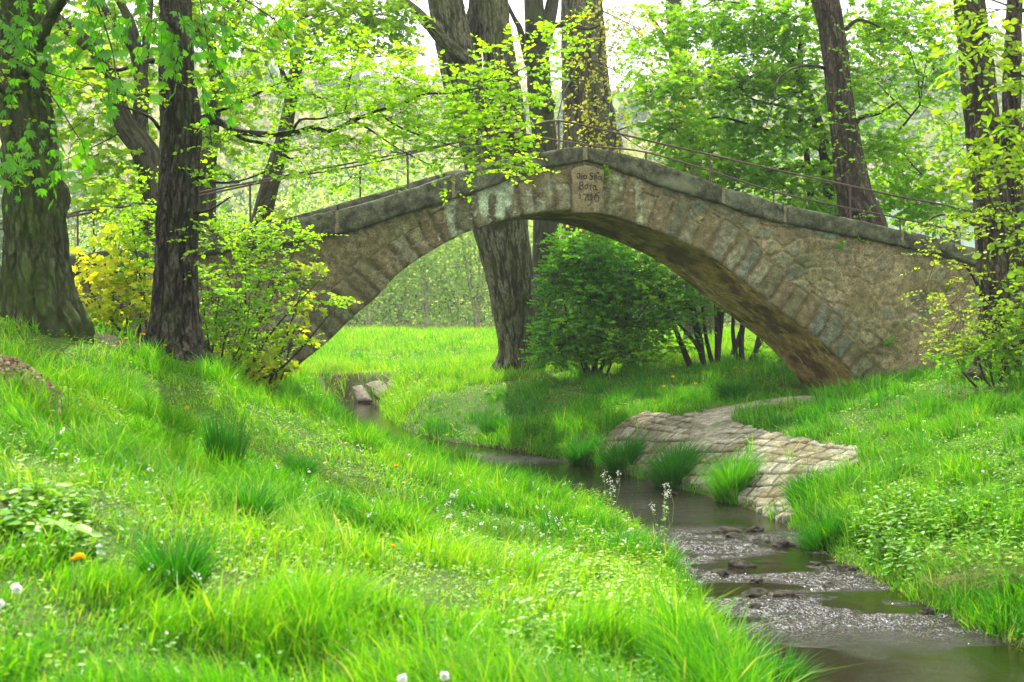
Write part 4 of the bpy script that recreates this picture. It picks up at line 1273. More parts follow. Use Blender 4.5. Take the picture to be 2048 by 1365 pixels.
tI, lI = tree('oak_tree', 'ridged brown trunk leaning left behind the right half of the bridge', [
    [(1745, 560, 31, 100), (1738, 500, 31, 92), (1728, 450, 31, 86), (1712, 400, 31, 74), (1700, 340, 31, 64), (1690, 270, 31, 56), (1680, 200, 31, 52), (1672, 120, 31, 50), (1662, 50, 31, 50), (1650, 0, 31, 52), (1635, -60, 31, 52), (1600, -220, 31, 36), (1570, -400, 31, 16)],
    [(1645, 5, 31, 26), (1624, -30, 31, 24), (1600, -90, 31, 18)],
    [(1652, 138, 31, 10), (1628, 132, 30.6, 6), (1590, 136, 30.2, 4), (1556, 160, 30, 3), (1548, 200, 29.8, 2.5), (1530, 260, 29.6, 2)],
    [(1705, 255, 31, 14), (1722, 236, 30.8, 10), (1760, 226, 30.5, 6), (1800, 200, 30.2, 4)],
    [(1690, 60, 31, 10), (1720, 40, 30.8, 7), (1770, 60, 30.4, 4)]],
    M['barkI'], 80, .06, .030, 9, .35, .07, 141)
crown(tI, lI, [(1690, 90, 30, 20, 50, .5, 5), (1700, 250, 29.6, 60, 50, .5, 12), (1740, 200, 29.8, 70, 60, .6, 12), (1700, 330, 29.6, 50, 30, .5, 8), (1760, 130, 30, 80, 60, 1, 14), (1620, 220, 29.8, 60, 60, .6, 7), (1650, -280, 31, 300, 120, 3, 26), (1690, 440, 29.6, 60, 20, .5, 6)],
      M['green'], M['twig'], 'oval', .075, .45, 8, 143, thr=.35, twr=.0025)

tJ, lJ = tree('dense_maple', 'dense fresh green maple with thin dark stems behind the right side of the bridge', [
    [(1668, 520, 35, 40), (1664, 440, 35, 32), (1658, 360, 35, 28), (1645, 280, 35, 24), (1622, 210, 35, 22), (1604, 165, 35, 20), (1590, 130, 35, 18), (1572, 100, 35, 18), (1570, 40, 35, 14), (1572, 0, 35, 12), (1560, -120, 35, 8)],
    [(1602, 150, 35, 14), (1600, 100, 34.8, 11), (1605, 50, 34.6, 9), (1620, -20, 34.4, 8), (1640, -120, 34.2, 5)],
    [(1590, 135, 35, 10), (1550, 132, 34.6, 8), (1510, 150, 34.2, 6), (1450, 180, 33.8, 5), (1400, 195, 33.4, 4), (1360, 200, 33, 3)],
    [(1575, 25, 35, 8), (1540, 20, 34.6, 6), (1500, 10, 34.2, 4), (1430, 0, 34, 3)],
    [(1600, 230, 35, 14), (1612, 300, 35, 12), (1620, 380, 35, 14), (1630, 470, 35, 14)],
    [(1618, 250, 35, 8), (1570, 215, 34.5, 6), (1520, 205, 34, 5), (1490, 190, 33.8, 4)],
    [(1640, 300, 35, 8), (1590, 280, 34.4, 6), (1500, 250, 34, 5), (1430, 235, 33.6, 4), (1380, 260, 33.4, 3)],
    [(1668, 420, 35, 8), (1720, 340, 34.6, 7), (1790, 270, 34.2, 5), (1840, 210, 34, 4)],
    [(1650, 330, 35, 8), (1560, 340, 34.4, 6), (1500, 350, 34, 4), (1440, 330, 33.6, 3)]],
    M['barkJ'], 30, .12, .006, 12, .2, .06, 151)
JB = []
_r = np.random.default_rng(5)
for (x, y, rx, rz, n) in ((1340, 60, 60, 60, 70), (1420, 50, 70, 60, 130), (1500, 60, 70, 60, 150), (1580, 50, 60, 60, 110), (1400, 160, 80, 50, 120), (1490, 170, 70, 50, 150), (1570, 170, 50, 50, 110), (1310, 190, 50, 40, 60),
                         (1350, 260, 70, 40, 100), (1440, 260, 70, 45, 140), (1540, 270, 70, 45, 150), (1390, 320, 70, 35, 90), (1480, 340, 70, 40, 130), (1570, 360, 70, 40, 150), (1640, 370, 60, 50, 110), (1620, 100, 50, 60, 90),
                         (1740, 60, 60, 50, 100), (1800, 50, 70, 50, 110), (1860, 90, 50, 60, 80), (1740, 150, 50, 50, 70), (1850, 170, 60, 40, 60), (1760, 300, 60, 50, 100), (1820, 330, 60, 50, 90), (1890, 380, 60, 50, 90),
                         (1760, 390, 70, 30, 100), (1850, 430, 70, 25, 80), (1600, 420, 60, 30, 90), (1900, 250, 50, 50, 40), (1780, 220, 40, 40, 34), (1680, 180, 40, 60, 50), (1560, -40, 160, 60, 100), (1750, -60, 160, 60, 90), (1280, 120, 40, 50, 26), (1650, 250, 50, 60, 70)):
    JB.append((x, y, 33.6 + _r.uniform(-1.2, 1.6), rx, rz, 1.5, n))
crown(tJ, lJ, JB, M['green'], M['darktwig'], 'maple', .115, .42, 9, 153, mult=1.45, droop=.25, thr=.33, twr=.0028, sub=9)

tK, lK = tree('riverside_tree', 'dark trunk wreathed in shoots at the right end of the bridge', [
    [(2015, 735, 22.5, 110), (2008, 690, 22.5, 92), (2000, 600, 22.5, 82), (1992, 500, 22.5, 76), (1985, 430, 22.5, 72), (1976, 350, 22.5, 70), (1965, 250, 22.5, 68), (1955, 150, 22.5, 66), (1944, 60, 22.5, 64), (1938, 0, 22.5, 62), (1925, -200, 22.5, 50), (1910, -500, 22.5, 25)],
    [(2050, 740, 22.7, 70), (2042, 640, 22.7, 56), (2034, 540, 22.7, 46), (2028, 430, 22.7, 40), (2024, 300, 22.7, 36), (2024, 150, 22.7, 34), (2030, 0, 22.7, 30), (2040, -250, 22.7, 18)],
    [(1980, 690, 22.3, 12), (1972, 620, 22.1, 9), (1950, 560, 21.9, 7), (1920, 520, 21.7, 5), (1880, 500, 21.6, 3)],
    [(1960, 460, 22.2, 8), (1930, 440, 22.0, 6), (1880, 430, 21.8, 4), (1840, 455, 21.6, 3)],
    [(1990, 300, 22.4, 10), (2030, 270, 22, 7), (2080, 230, 21.6, 5)]],
    M['barkI'], 80, .05, .028, 9, .4, .08, 161)
crown(tK, lK, [(1900, 470, 21.6, 60, 25, .5, 26), (1860, 455, 21.6, 40, 14, .3, 10), (1940, 420, 21.6, 50, 40, .5, 22), (1880, 520, 21.6, 40, 20, .4, 12), (1850, 590, 21.6, 40, 14, .3, 9), (1900, 610, 21.6, 40, 30, .4, 13), (1930, 560, 21.8, 30, 40, .4, 12), (1900, 670, 21.6, 50, 30, .4, 20),
               (1960, 640, 21.6, 40, 50, .4, 20), (2020, 600, 21.4, 40, 60, .5, 34), (2030, 500, 21.4, 40, 50, .5, 34), (2010, 680, 21.2, 50, 50, .5, 40), (1940, 700, 21.4, 60, 30, .5, 24), (1990, 380, 21.6, 40, 40, .4, 14), (2050, 650, 21, 60, 80, .5, 40), (1920, 640, 21.4, 30, 40, .4, 12), (1940, 90, 22, 40, 60, .5, 10), (1900, -300, 22, 200, 150, 2, 50)],
      M['willow'], M['twig'], 'oval', .055, .34, 9, 163, mult=1.15, droop=.1, thr=.30, twr=.002)

# --- the near willow whose blurred branches enter from the right
def off_tree():
    x0, y0 = 5.6, 11.8
    g = H1(x0, y0)
    t = thing('willow_tree', 'pale green young willow leaning in from beyond the right edge', 'tree', (x0, y0, g))
    O = np.array([x0, y0, g, 0])
    limbs = [[(x0, y0, g - .3, .12), (x0 + .05, y0, g + 1.5, .10), (x0 + .1, y0 - .1, g + 3, .08), (x0, y0, g + 4.6, .05), (x0 - .2, y0, g + 6, .02)]]
    for (a, b, Y, w, px2, py2, Y2) in ((2300, 560, 11.6, .03, 1950, 230, 11.2), (2330, 200, 11.7, .03, 1930, -20, 11.4), (2300, 420, 11.6, .03, 1990, 420, 11.0), (2320, 330, 11.7, .03, 1960, 120, 11.0), (2290, 600, 11.6, .02, 2000, 560, 11.2), (2330, 80, 11.7, .03, 2000, 20, 11.0)):
        p, q = P(a, b, Y), P(px2, py2, Y2); m = (p + q) / 2 + [0, 0, .12]
        limbs.append([(x0 + .05, y0, p[2] - .3, w * 1.1), (*p, w), (*m, w * .55), (*q, .004)])
    bag = Bag()
    for i, l in enumerate(limbs):
        tube(bag, np.array(l) - O, 20 if i == 0 else 6, .08, .006 if i == 0 else 0, 0, 171 + i, 12, .05)
    bag.build('trunk', M['barkC'], t)
    crown(t, limbs, [(1930, 30, 11.2, 50, 50, .2, 6), (1960, 110, 11.2, 50, 60, .2, 9), (2010, 40, 11, 60, 60, .25, 13), (2030, 130, 11, 50, 60, .25, 13), (1960, 200, 11.2, 50, 50, .2, 8), (2020, 230, 11, 60, 50, .25, 14), (1940, 280, 11.1, 50, 40, .2, 8), (2000, 310, 11, 60, 40, .25, 15), (1960, 360, 11, 50, 40, .2, 10),
                     (2030, 380, 11, 60, 50, .25, 16), (1990, 430, 11, 60, 30, .2, 9), (2040, 460, 11, 50, 40, .25, 11), (2050, 560, 11.2, 40, 50, .2, 7), (1915, 230, 11.2, 25, 25, .15, 2), (2100, 200, 11.3, 80, 200, .5, 40), (2200, 300, 11.5, 120, 250, .7, 50), (2150, -150, 11.5, 200, 100, .7, 40)],
          M['willow'], M['twig'], 'oval', .066, .30, 7, 173, droop=.25, thr=.28, twr=.003, nrm=.8, mult=1.1)
    crown(t, limbs, [(1940, 130, 10.9, 25, 50, .15, 4), (1925, 20, 11, 25, 40, .15, 3), (1990, 280, 10.9, 30, 60, .15, 4), (1980, 80, 10.9, 30, 50, .15, 4)], M['green'], M['twig'], 'lance', .13, .30, 7, 175, droop=.8, thr=.2, name='hanging_leaves', twr=.003, mult=1.0)


off_tree()


# --- shrubs
def shrub(name, label, base, stems, blobs, mat, kind, size, seed, L=.3, nl=8, stemw=6, barkm=None, spread=0.0, **kw):
    """base (px, py, Y); stems: list of (px,py,Y) tips"""
    bx, by = P(*base)[:2]
    g = H1(bx, by)
    t = thing(name, label, 'shrub', (bx, by, g))
    O = np.array([bx, by, g, 0])
    rng = np.random.default_rng(seed)
    bag = Bag(); limbs = []
    for (x, y, Y) in stems:
        q = P(x, y, Y)
        p = np.array([bx + rng.normal(0, .12) + spread * (q[0] - bx), by + rng.normal(0, .12), g - .1])
        m = (p + q) / 2 + rng.normal(0, .08, 3) - [0, 0, .05]
        w = stemw / 2 * by / F * rng.uniform(.7, 1.2)
        l = [(*p, w), (*m, w * .7), (*q, w * .3)]
        limbs.append(l); tube(bag, np.array(l) - O, 7, .1, 0, 0, seed, 9, .1)
    bag.build('stems', barkm or M['twig'], t)
    crown(t, limbs, blobs, mat, M['twig'], kind, size, L, nl, seed, name='foliage', **kw)
    return t


shrub('young_maple', 'yellow leaved young maple growing between the mossy trunk and the cracked trunk', (235, 650, 20.5),
      [(170, 540, 20.2), (200, 500, 20.4), (240, 480, 20.6), (280, 520, 20.4), (150, 590, 20), (220, 590, 20)],
      [(175, 550, 20, 40, 35, .4, 14), (210, 530, 20.2, 45, 35, .4, 15), (250, 560, 20.2, 45, 40, .4, 15), (180, 605, 19.9, 40, 25, .4, 11), (240, 615, 20, 50, 25, .4, 11), (215, 475, 20.4, 32, 16, .3, 8), (290, 600, 20.2, 30, 35, .4, 9), (160, 500, 20.2, 16, 14, .2, 2)],
      M['yellow'], 'maple', .115, 201, L=.25, nl=5, droop=.5, thr=.2)
shrub('hazel_shrub', 'light green shrub with small round leaves between the two left trunks', (285, 660, 20.8),
      [(260, 430, 20.6), (300, 420, 20.8), (230, 460, 20.6), (300, 520, 20.4), (330, 450, 20.8)],
      [(260, 420, 20.6, 50, 40, .5, 26), (300, 460, 20.6, 45, 45, .5, 26), (240, 480, 20.6, 45, 35, .5, 20), (290, 530, 20.5, 40, 45, .5, 24), (240, 560, 20.5, 50, 35, .5, 16), (270, 620, 20.5, 50, 30, .5, 16), (220, 650, 20.3, 40, 14, .4, 6)],
      M['alder'], 'oval', .065, 203, L=.3, nl=8, thr=.25)
shrub('bridge_shrub', 'tall thin stemmed shrub with bright round leaves covering the left face of the bridge', (470, 745, 21.3),
      [(430, 460, 21.2), (490, 440, 21.2), (550, 460, 21.2), (600, 480, 21), (560, 540, 21), (640, 560, 20.8), (470, 560, 21), (680, 605, 20.6), (520, 640, 20.8), (600, 680, 20.8), (410, 560, 21.1)],
      [(440, 470, 21.1, 40, 40, .4, 22), (490, 470, 21.1, 40, 35, .4, 22), (540, 470, 21, 45, 30, .4, 24), (590, 490, 21, 40, 25, .3, 15), (620, 470, 21, 30, 14, .2, 6), (480, 540, 20.9, 50, 40, .4, 26), (540, 560, 20.9, 50, 35, .4, 24), (590, 560, 20.8, 40, 30, .3, 12), (640, 600, 20.7, 40, 14, .2, 10), (675, 600, 20.6, 18, 10, .2, 4),
       (470, 620, 20.8, 50, 40, .4, 26), (530, 640, 20.8, 45, 35, .4, 20), (580, 690, 20.8, 40, 20, .3, 12), (610, 682, 20.7, 22, 8, .2, 4), (440, 690, 20.6, 40, 35, .4, 20), (500, 700, 20.8, 40, 30, .4, 16)],
      M['alder'], 'oval', .062, 205, L=.30, nl=8, thr=.25, droop=.15)
shrub('green_shrub', 'mid green shrub at the foot of the cracked trunk on its right side', (430, 755, 20.2),
      [(400, 560, 20), (440, 580, 20), (390, 640, 19.9), (470, 640, 20), (500, 600, 20)],
      [(390, 570, 19.9, 30, 40, .3, 13), (430, 600, 19.9, 40, 40, .4, 20), (400, 650, 19.8, 35, 35, .3, 16), (460, 660, 19.9, 40, 30, .3, 15), (480, 590, 20, 40, 40, .3, 16), (420, 545, 20, 30, 20, .3, 7)],
      M['green'], 'oval', .072, 207, L=.26, nl=7, thr=.2)
shrub('young_maple', 'low yellow green maple shoots in front of the left foot of the arch', (530, 765, 21.6),
      [(520, 690, 21.3), (560, 700, 21.3), (500, 720, 21.3), (590, 650, 21.2), (610, 560, 21), (550, 740, 21.2)],
      [(540, 720, 21.2, 45, 22, .3, 15), (500, 740, 21.2, 30, 14, .3, 8), (570, 735, 21.3, 24, 14, .3, 6), (590, 660, 21.2, 30, 16, .3, 5), (610, 540, 21, 35, 20, .3, 8), (600, 605, 21, 30, 20, .3, 7), (470, 690, 21.2, 30, 20, .3, 4), (550, 750, 21.3, 25, 8, .2, 5)],
      M['yellow'], 'maple', .12, 209, L=.22, nl=5, droop=.45, thr=.1)
_bl = []
for (x, y, rx, rz, n) in ((1150, 520, 50, 40, 110), (1210, 510, 60, 35, 130), (1270, 530, 60, 40, 130), (1120, 560, 40, 30, 50), (1170, 590, 70, 40, 170), (1250, 600, 70, 45, 170), (1320, 580, 50, 45, 90), (1130, 650, 50, 40, 120), (1200, 660, 70, 40, 180), (1280, 660, 50, 45, 110),
                         (1110, 700, 40, 28, 90), (1180, 705, 60, 25, 110), (1250, 705, 50, 22, 70), (1320, 640, 40, 30, 36), (1130, 505, 22, 30, 16), (1350, 620, 50, 35, 40), (1340, 560, 40, 30, 50), (1230, 560, 60, 40, 90), (1110, 480, 14, 14, 8), (1140, 474, 16, 14, 10), (1190, 466, 20, 12, 12), (1085, 600, 16, 24, 10), (1075, 660, 18, 20, 10), (1080, 715, 16, 18, 14), (1300, 500, 24, 16, 16), (1105, 540, 16, 16, 9)):
    _bl.append((x, y, 33.4, rx, rz, .9, n))
shrub('dense_bush', 'big rounded dark green bush seen through the arch beside the poplar foot', (1190, 745, 33.6),
      [(1120, 560, 33.4), (1160, 520, 33.6), (1220, 510, 33.6), (1270, 540, 33.4), (1300, 600, 33.4), (1130, 640, 33.2), (1240, 620, 33.4), (1200, 600, 33.6)],
      _bl, M['bush'], 'oval', .074, 211, L=.26, nl=9, thr=.40, nf=2.4, stemw=6, barkm=M['barkJ'], droop=.05, upn=.5, mult=2.5)
shrub('stemmed_bush', 'open bush of many dark upright stems under the right side of the arch', (1440, 735, 34.2),
      [(1330, 590, 34), (1370, 560, 34), (1400, 560, 34.2), (1425, 560, 34.4), (1450, 560, 34.2), (1475, 570, 34.2), (1500, 600, 34.2), (1350, 640, 33.8), (1530, 620, 34.4), (1385, 600, 34), (1440, 540, 34.4), (1490, 580, 34.6), (1540, 660, 34.4)],
      [(1360, 590, 34, 50, 35, .8, 60), (1420, 600, 34, 60, 30, .8, 50), (1480, 590, 34.2, 60, 40, .8, 50), (1380, 650, 33.9, 40, 30, .7, 20), (1330, 690, 34, 50, 20, .6, 24), (1300, 720, 33.6, 60, 12, .5, 20), (1520, 690, 34.6, 40, 30, .6, 16), (1420, 540, 34.3, 80, 40, 1, 50), (1560, 720, 33, 40, 12, .5, 14)],
      M['bush'], 'oval', .085, 213, L=.3, nl=8, thr=.3, mult=1.7, spread=.55, stemw=13, barkm=M['barkJ'], droop=.1)
shrub('riverside_shrub', 'leafy low shrub hiding the foot of the right bridge end', (1985, 745, 21.6),
      [(1950, 690, 21.4), (1990, 660, 21.4), (2030, 680, 21.4), (1910, 710, 21.6)],
      [(1950, 700, 21.4, 40, 24, .3, 18), (2000, 690, 21.4, 40, 40, .4, 26), (2040, 640, 21.2, 30, 70, .4, 34), (1900, 715, 21.6, 30, 14, .3, 9), (2060, 720, 21, 60, 30, .4, 20)],
      M['green'], 'oval', .08, 215, L=.26, nl=7, thr=.2)

# plants rooted in the joints of the bridge face
for (px, py, rx, rz, n, lab, m) in ((1212, 340, 16, 22, 12, 'bright little weed growing from the joint right of the carved keystone', 'herb'),
                                   (1772, 678, 16, 28, 13, 'dark green fern-like weed low on the right part of the bridge wall', 'green'),
                                   (1678, 490, 10, 16, 4, 'small seedling high on the bridge wall, the left one of two under the coping', 'herb'),
                                   (1716, 472, 9, 14, 3, 'small seedling right under the coping of the right ramp, the right one of two', 'herb'),
                                   (1892, 572, 8, 12, 3, 'tiny seedling on the wall near the right end of the bridge', 'herb')):
    u, z = face(px, py + rz * .5)
    p = B3(u, -.05, z)
    t = thing('wall_plant', lab, 'plant', p)
    rng = np.random.default_rng(px)
    lb, tb = Bag(), Bag()
    s = p[1] / F
    N = n
    q = np.zeros((N, 3)) + [0, -.02, 0]
    D = np.column_stack([rng.normal(0, .55, N), -np.abs(rng.normal(.35, .2, N)), rng.normal(.45, .5, N)])
    sprays(lb, tb, q, D, rng.uniform(.5, 1.1, N) * rz * s * 1.1, 8, .055, 'oval', rng, droop=.1, twr=.002, nrm=.6, jit=.015)
    lb.build('leaves', M[m], t); tb.build('stalks', M['stalk'], t)
# ------------------------------------------------------------------ grass and small plants
def place_mask(x, y, z):
    """1 where grass can grow"""
    sd = stream_sd(x, y)
    px, py = to_px(x, y, z)
    m = sstep(-.10, .06, sd + .10 * (fbm(x * 4, y * 4, 0, 141, 2) - .5))
    ap = in_poly(x + .42 * (fbm(x * 3, y * 3, 0, 143, 3) - .5), y + .42 * (fbm(x * 3, y * 3, 0, 144, 3) - .5), APRON)
    ap = ap & (vn(x * 9, y * 9, 0, 145) > .11)
    m = m * (1 - ap)
    m = m * (1 - .93 * in_poly(x, y, LITTER))
    m = m * (1 - .95 * (np.hypot((x - MULCH[0]) * 1.0, (y - MULCH[1]) * 1.6) < .45))
    m = m * (1 - .85 * ((x > -5.3) & (x < -3.2) & (y > 42.6) & (y < 46.0)))
    # not inside the bridge or the trunks
    u = (x - BO[0]) * BU[0] + (y - BO[1]) * BU[1]; v = (x - BO[0]) * BV[0] + (y - BO[1]) * BV[1]
    m = m * (1 - ((v > -.03) & (v < BW + .03) & ((u < ARC[1, 0]) | (u > ARC[-3, 0]))))
    for l, r in ((lA, .40), (lB, .34), (lE, .55), (lK, .4)):
        m = m * (np.hypot(x - l[0][1][0], y - l[0][1][1]) > r)
    return m


def blades(bag, x, y, z, h, w, tint, lean, az, rng, seg=3):
    """curved tapering blades, vectorised"""
    n = len(x)
    fa = rng.uniform(0, 2 * np.pi, n)                 # facing of the flat side
    side = np.stack([np.cos(fa), np.sin(fa), np.zeros(n)], 1)
    ld = np.stack([np.cos(az), np.sin(az), np.zeros(n)], 1)
    ts = np.linspace(0, 1, seg + 1)
    V = []
    for k, t in enumerate(ts):
        c = np.stack([x, y, z], 1) + ld * (lean * h * t ** 2)[:, None]
        c[:, 2] += h * (t - .35 * lean * t ** 2.2) - .02
        ww = w * (1 - t ** 1.6) * (0.75 + .5 * min(t * 3, 1))
        if k < seg:
            V.append(c - side * ww[:, None] * .5); V.append(c + side * ww[:, None] * .5)
        else:
            V.append(c)
    V = np.stack(V, 1); m = V.shape[1]
    base = (np.arange(n) * m)[:, None]
    q = [base + np.array([[2 * k, 2 * k + 1, 2 * k + 3, 2 * k + 2]]) for k in range(seg - 1)]
    tr = base + np.array([[2 * seg - 2, 2 * seg - 1, 2 * seg]])
    bag.add(V.reshape(-1, 3), ([np.concatenate(q)] if q else []) + [tr], tint=np.repeat(tint, m))


def visible_points(n, y0, y1, rng, margin=1.06, p=1.0):
    y = y0 + (y1 - y0) * rng.random(n) ** p
    half = 1024 / F * margin * y + 1.3
    # keep the density per area even inside the band
    keep = rng.random(n) < half / (1024 / F * margin * y1 + 1.3)
    y = y[keep]; half = half[keep]
    x = (rng.random(len(y)) * 2 - 1) * half
    return x, y


grng = np.random.default_rng(99)
gb = Bag()
for (y0, y1, dens, w, seg, hs) in ((3.6, 6.5, 3300, .0066, 3, 1.0), (6.5, 10, 2600, .0074, 3, 1.0), (10, 15, 1700, .0095, 3, 1.0), (15, 21, 1200, .0115, 2, 1.0), (21, 29, 750, .014, 2, 1.0),
                               (29, 40, 480, .015, 2, 1.05), (40, 52, 420, .020, 2, 1.35), (52, 60, 190, .026, 2, 1.2), (60, 90, 90, .042, 2, 1.3)):
    area = (y1 - y0) * 2 * (1024 / F * 1.06 * y1 + 1.3)
    x, y = visible_points(int(area * dens), y0, y1, grng)
    if y0 > 38:
        k = (x / y > -.19) & (x / y < .24); x, y = x[k], y[k]
    z = H(x, y)
    m = place_mask(x, y, z)
    k = grng.random(len(x)) < m; x, y, z = x[k], y[k], z[k]
    # only ground that can be seen, or nearly
    tuft = fbm(x * 2.1, y * 2.1, 0, 161, 3); patch = fbm(x * .45, y * .45, 0, 163, 3); fine = fbm(x * 7, y * 7, 0, 165, 2)
    hh = (.055 + .30 * sstep(.42, .72, tuft) + .06 * fine) * (.65 + .7 * patch) * hs
    short = sstep(.50, .60, fbm(x * .38 + 5, y * .38, 0, 171, 3)) * (y < 24) * (x < 2)   # thin, trodden places
    hh *= 1 - .45 * short
    sdd = stream_sd(x, y)
    hh *= 1 + .35 * np.exp(-((sdd - .5) / .5) ** 2) * ((x > 1.5 + .0 * y) | (y > 26) | (y < 10))
    hh *= 1 + .75 * np.exp(-(np.hypot((x - .1) / 1.3, (y - 9.6) / 1.5)) ** 2) * sstep(.4, .6, tuft)
    hh *= 1 - .5 * np.exp(-(np.hypot(x + 2.6, y - 12.4) / .9) ** 2)
    hh *= np.where(y < 12, .78, .92)
    h = hh * grng.uniform(.5, 1.35, len(x))
    keep = grng.random(len(x)) < (1 - .55 * short) * (.55 + .45 * sstep(.36, .5, tuft))
    tint = .56 + .50 * (patch - .5) - .36 * (tuft - .45) + grng.normal(0, .22, len(x))
    tint = np.clip(tint + .22 * (fbm(x * .9, y * .9, 0, 175, 3) - .5) + .22 * short + np.where(y > 34, .22, 0) - .10 * ((y > 21) & (y < 34)), .0, .94)
    dry = grng.random(len(x)) < .012 + .02 * short
    tint = np.where(dry, .985, tint)
    az = grng.normal(0, 1.2, len(x)) + 2.6 * np.pi * fbm(x * .8, y * .8, 0, 181, 2)
    lean = grng.uniform(.15, 1.05, len(x))
    k = keep
    blades(gb, x[k], y[k], z[k], h[k], w * grng.uniform(.7, 1.5, k.sum()), tint[k], lean[k], az[k], grng, seg)
o = gb.build('grass', M['grass'], smooth=True)
tag(o, 'lush fresh green grass on both banks and the meadow', 'grass', kind='stuff')
del gb

# low broad leaved ground cover between the blades
hb = Bag()
for (y0, y1, dens, s) in ((3.6, 8, 260, .024), (8, 14, 170, .026), (14, 22, 90, .032), (22, 32, 40, .045)):
    area = (y1 - y0) * 2 * (1024 / F * 1.06 * y1 + 1.3)
    x, y = visible_points(int(area * dens * 3), y0, y1, grng)
    z = H(x, y)
    m = place_mask(x, y, z) * (.25 + .75 * sstep(.45, .58, fbm(x * .38 + 5, y * .38, 0, 171, 3)) + .5 * sstep(.5, .6, fbm(x * 1.2, y * 1.2, 0, 191, 3)))
    k = grng.random(len(x)) < np.clip(m, 0, 1); x, y, z = x[k], y[k], z[k]
    n = len(x)
    D = rnd_dirs(n, grng, .3); N = rnd_dirs(n, grng) * .5 + [0, 0, 1.0]
    C = np.stack([x, y, z + grng.uniform(.01, .10, n)], 1)
    t = np.clip(.45 + .9 * (fbm(x * 1.5, y * 1.5, 0, 193, 2) - .5) + grng.normal(0, .2, n), 0, 1)
    leaves(hb, C, D, N, s * grng.uniform(.6, 1.5, n), 'oval', t, grng)
tag(hb.build('ground_cover', M['herb']), 'small round leaved plants carpeting the thin places of the bank', 'ground cover', kind='stuff')


# nettles and other leafy herbs crowding the edges of the stream
def herb_plants(poly_px, n, hmin, hmax, seed, ls=.05, tl=.5, sz=1.0):
    rng = np.random.default_rng(seed)
    poly = [RT(*p)[:2] for p in poly_px]
    pa = np.array(poly); out = []
    x = rng.uniform(pa[:, 0].min(), pa[:, 0].max(), n * 12); y = rng.uniform(pa[:, 1].min(), pa[:, 1].max(), n * 12)
    k = in_poly(x, y, poly); x, y = x[k][:n], y[k][:n]
    k = stream_sd(x, y) > .05; x, y = x[k], y[k]
    z = H(x, y); N = len(x)
    h = rng.uniform(hmin, hmax, N)
    A = np.stack([x, y, z - .02], 1); B = A + np.stack([rng.normal(0, .12, N) * h, rng.normal(0, .12, N) * h, h], 1)
    twigs(sb, A, B, .003, .0015, n=3, rng=rng)
    nt_ = 6
    for i in range(nt_):
        t = (i + 1.2) / (nt_ + .6)
        c = A + (B - A) * t
        a0 = rng.uniform(0, 6.3, N) if i == 0 else a0 + 1.57
        for q in (0, math.pi):
            D = np.stack([np.cos(a0 + q), np.sin(a0 + q), np.full(N, -.15) + rng.normal(0, .2, N)], 1)
            Nn = np.stack([rng.normal(0, .25, N), rng.normal(0, .25, N), np.ones(N)], 1)
            leaves(eb, c, D, Nn, ls * sz * (1.3 - .6 * t) * rng.uniform(.5, 1.4, N), 'oval', np.clip(tl + .35 * (t - .4) + rng.normal(0, .15, N), 0, 1), rng)
    return B


eb, sb, fb = Bag(), Bag(), Bag()
herb_plants([(1180, 1010), (1290, 1010), (1360, 1060), (1400, 1130), (1420, 1200), (1300, 1230), (1180, 1160), (1120, 1080)], 520, .10, .22, 301, .050, .72)
herb_plants([(1100, 1130), (1300, 1150), (1420, 1240), (1450, 1340), (1250, 1320), (1080, 1200)], 240, .10, .24, 303, .055, .6)
herb_plants([(1660, 1040), (1800, 1010), (2048, 1030), (2100, 1180), (2000, 1210), (1880, 1190), (1760, 1160)], 560, .18, .42, 305, .07, .32)
herb_plants([(1820, 880), (2000, 900), (2100, 1000), (1900, 1010), (1780, 950)], 150, .12, .28, 307, .05, .35)
herb_plants([(20, 1000), (160, 1010), (180, 1110), (40, 1130)], 46, .08, .20, 309, .07, .35)
herb_plants([(1030, 1220), (1500, 1260), (1560, 1380), (1000, 1380)], 170, .08, .22, 311, .05, .45)
herb_plants([(600, 770), (790, 745), (860, 760), (840, 800), (700, 800), (620, 790)], 160, .15, .4, 313, .10, .45)
herb_plants([(1150, 1000), (1290, 960), (1300, 1000), (1160, 1040)], 60, .12, .3, 315, .045, .8)
herb_plants([(1880, 730), (2048, 720), (2048, 760), (1900, 770)], 90, .15, .4, 317, .07, .4)
herb_plants([(690, 690), (980, 690), (990, 800), (800, 830), (760, 740)], 200, .15, .35, 319, .09, .7)
tag(eb.build('leafy_herbs', M['herb']), 'nettles and other broad leaved herbs crowding both edges of the stream', 'herbs', kind='stuff')
tag(sb.build('herb_stalks', M['stalk']), 'thin green stalks of the herbs along the stream', 'stalks', kind='stuff')


# white wildflowers scattered through the left bank
wb, wl = Bag(), Bag()
rng = np.random.default_rng(401)
def flowers(px0, px1, py0, py1, n, h0, h1, s):
    A = np.array([RT(rng.uniform(px0, px1), rng.uniform(py0, py1)) for _ in range(n)])
    k = stream_sd(A[:, 0], A[:, 1]) > .1; A = A[k]; N = len(A)
    h = rng.uniform(h0, h1, N); B = A + np.stack([rng.normal(0, .03, N), rng.normal(0, .03, N), h], 1)
    twigs(wl, A, B, .0016, .0012, n=3, rng=rng)
    for q in range(6):
        off = rng.normal(0, s * .35, (N, 3))
        leaves(wb, B + off, rnd_dirs(N, rng), rnd_dirs(N, rng) * .6 + [0, 0, .8], s * rng.uniform(.5, 1., N), 'oval', None, rng)
flowers(880, 1280, 985, 1120, 85, .12, .26, .024)
flowers(1000, 1260, 1080, 1180, 26, .10, .22, .024)
flowers(560, 900, 900, 1080, 22, .08, .2, .02)
flowers(100, 700, 760, 1000, 16, .1, .2, .024)
flowers(1780, 2000, 870, 1000, 32, .12, .25, .022)
flowers(200, 800, 1100, 1330, 10, .08, .18, .016)
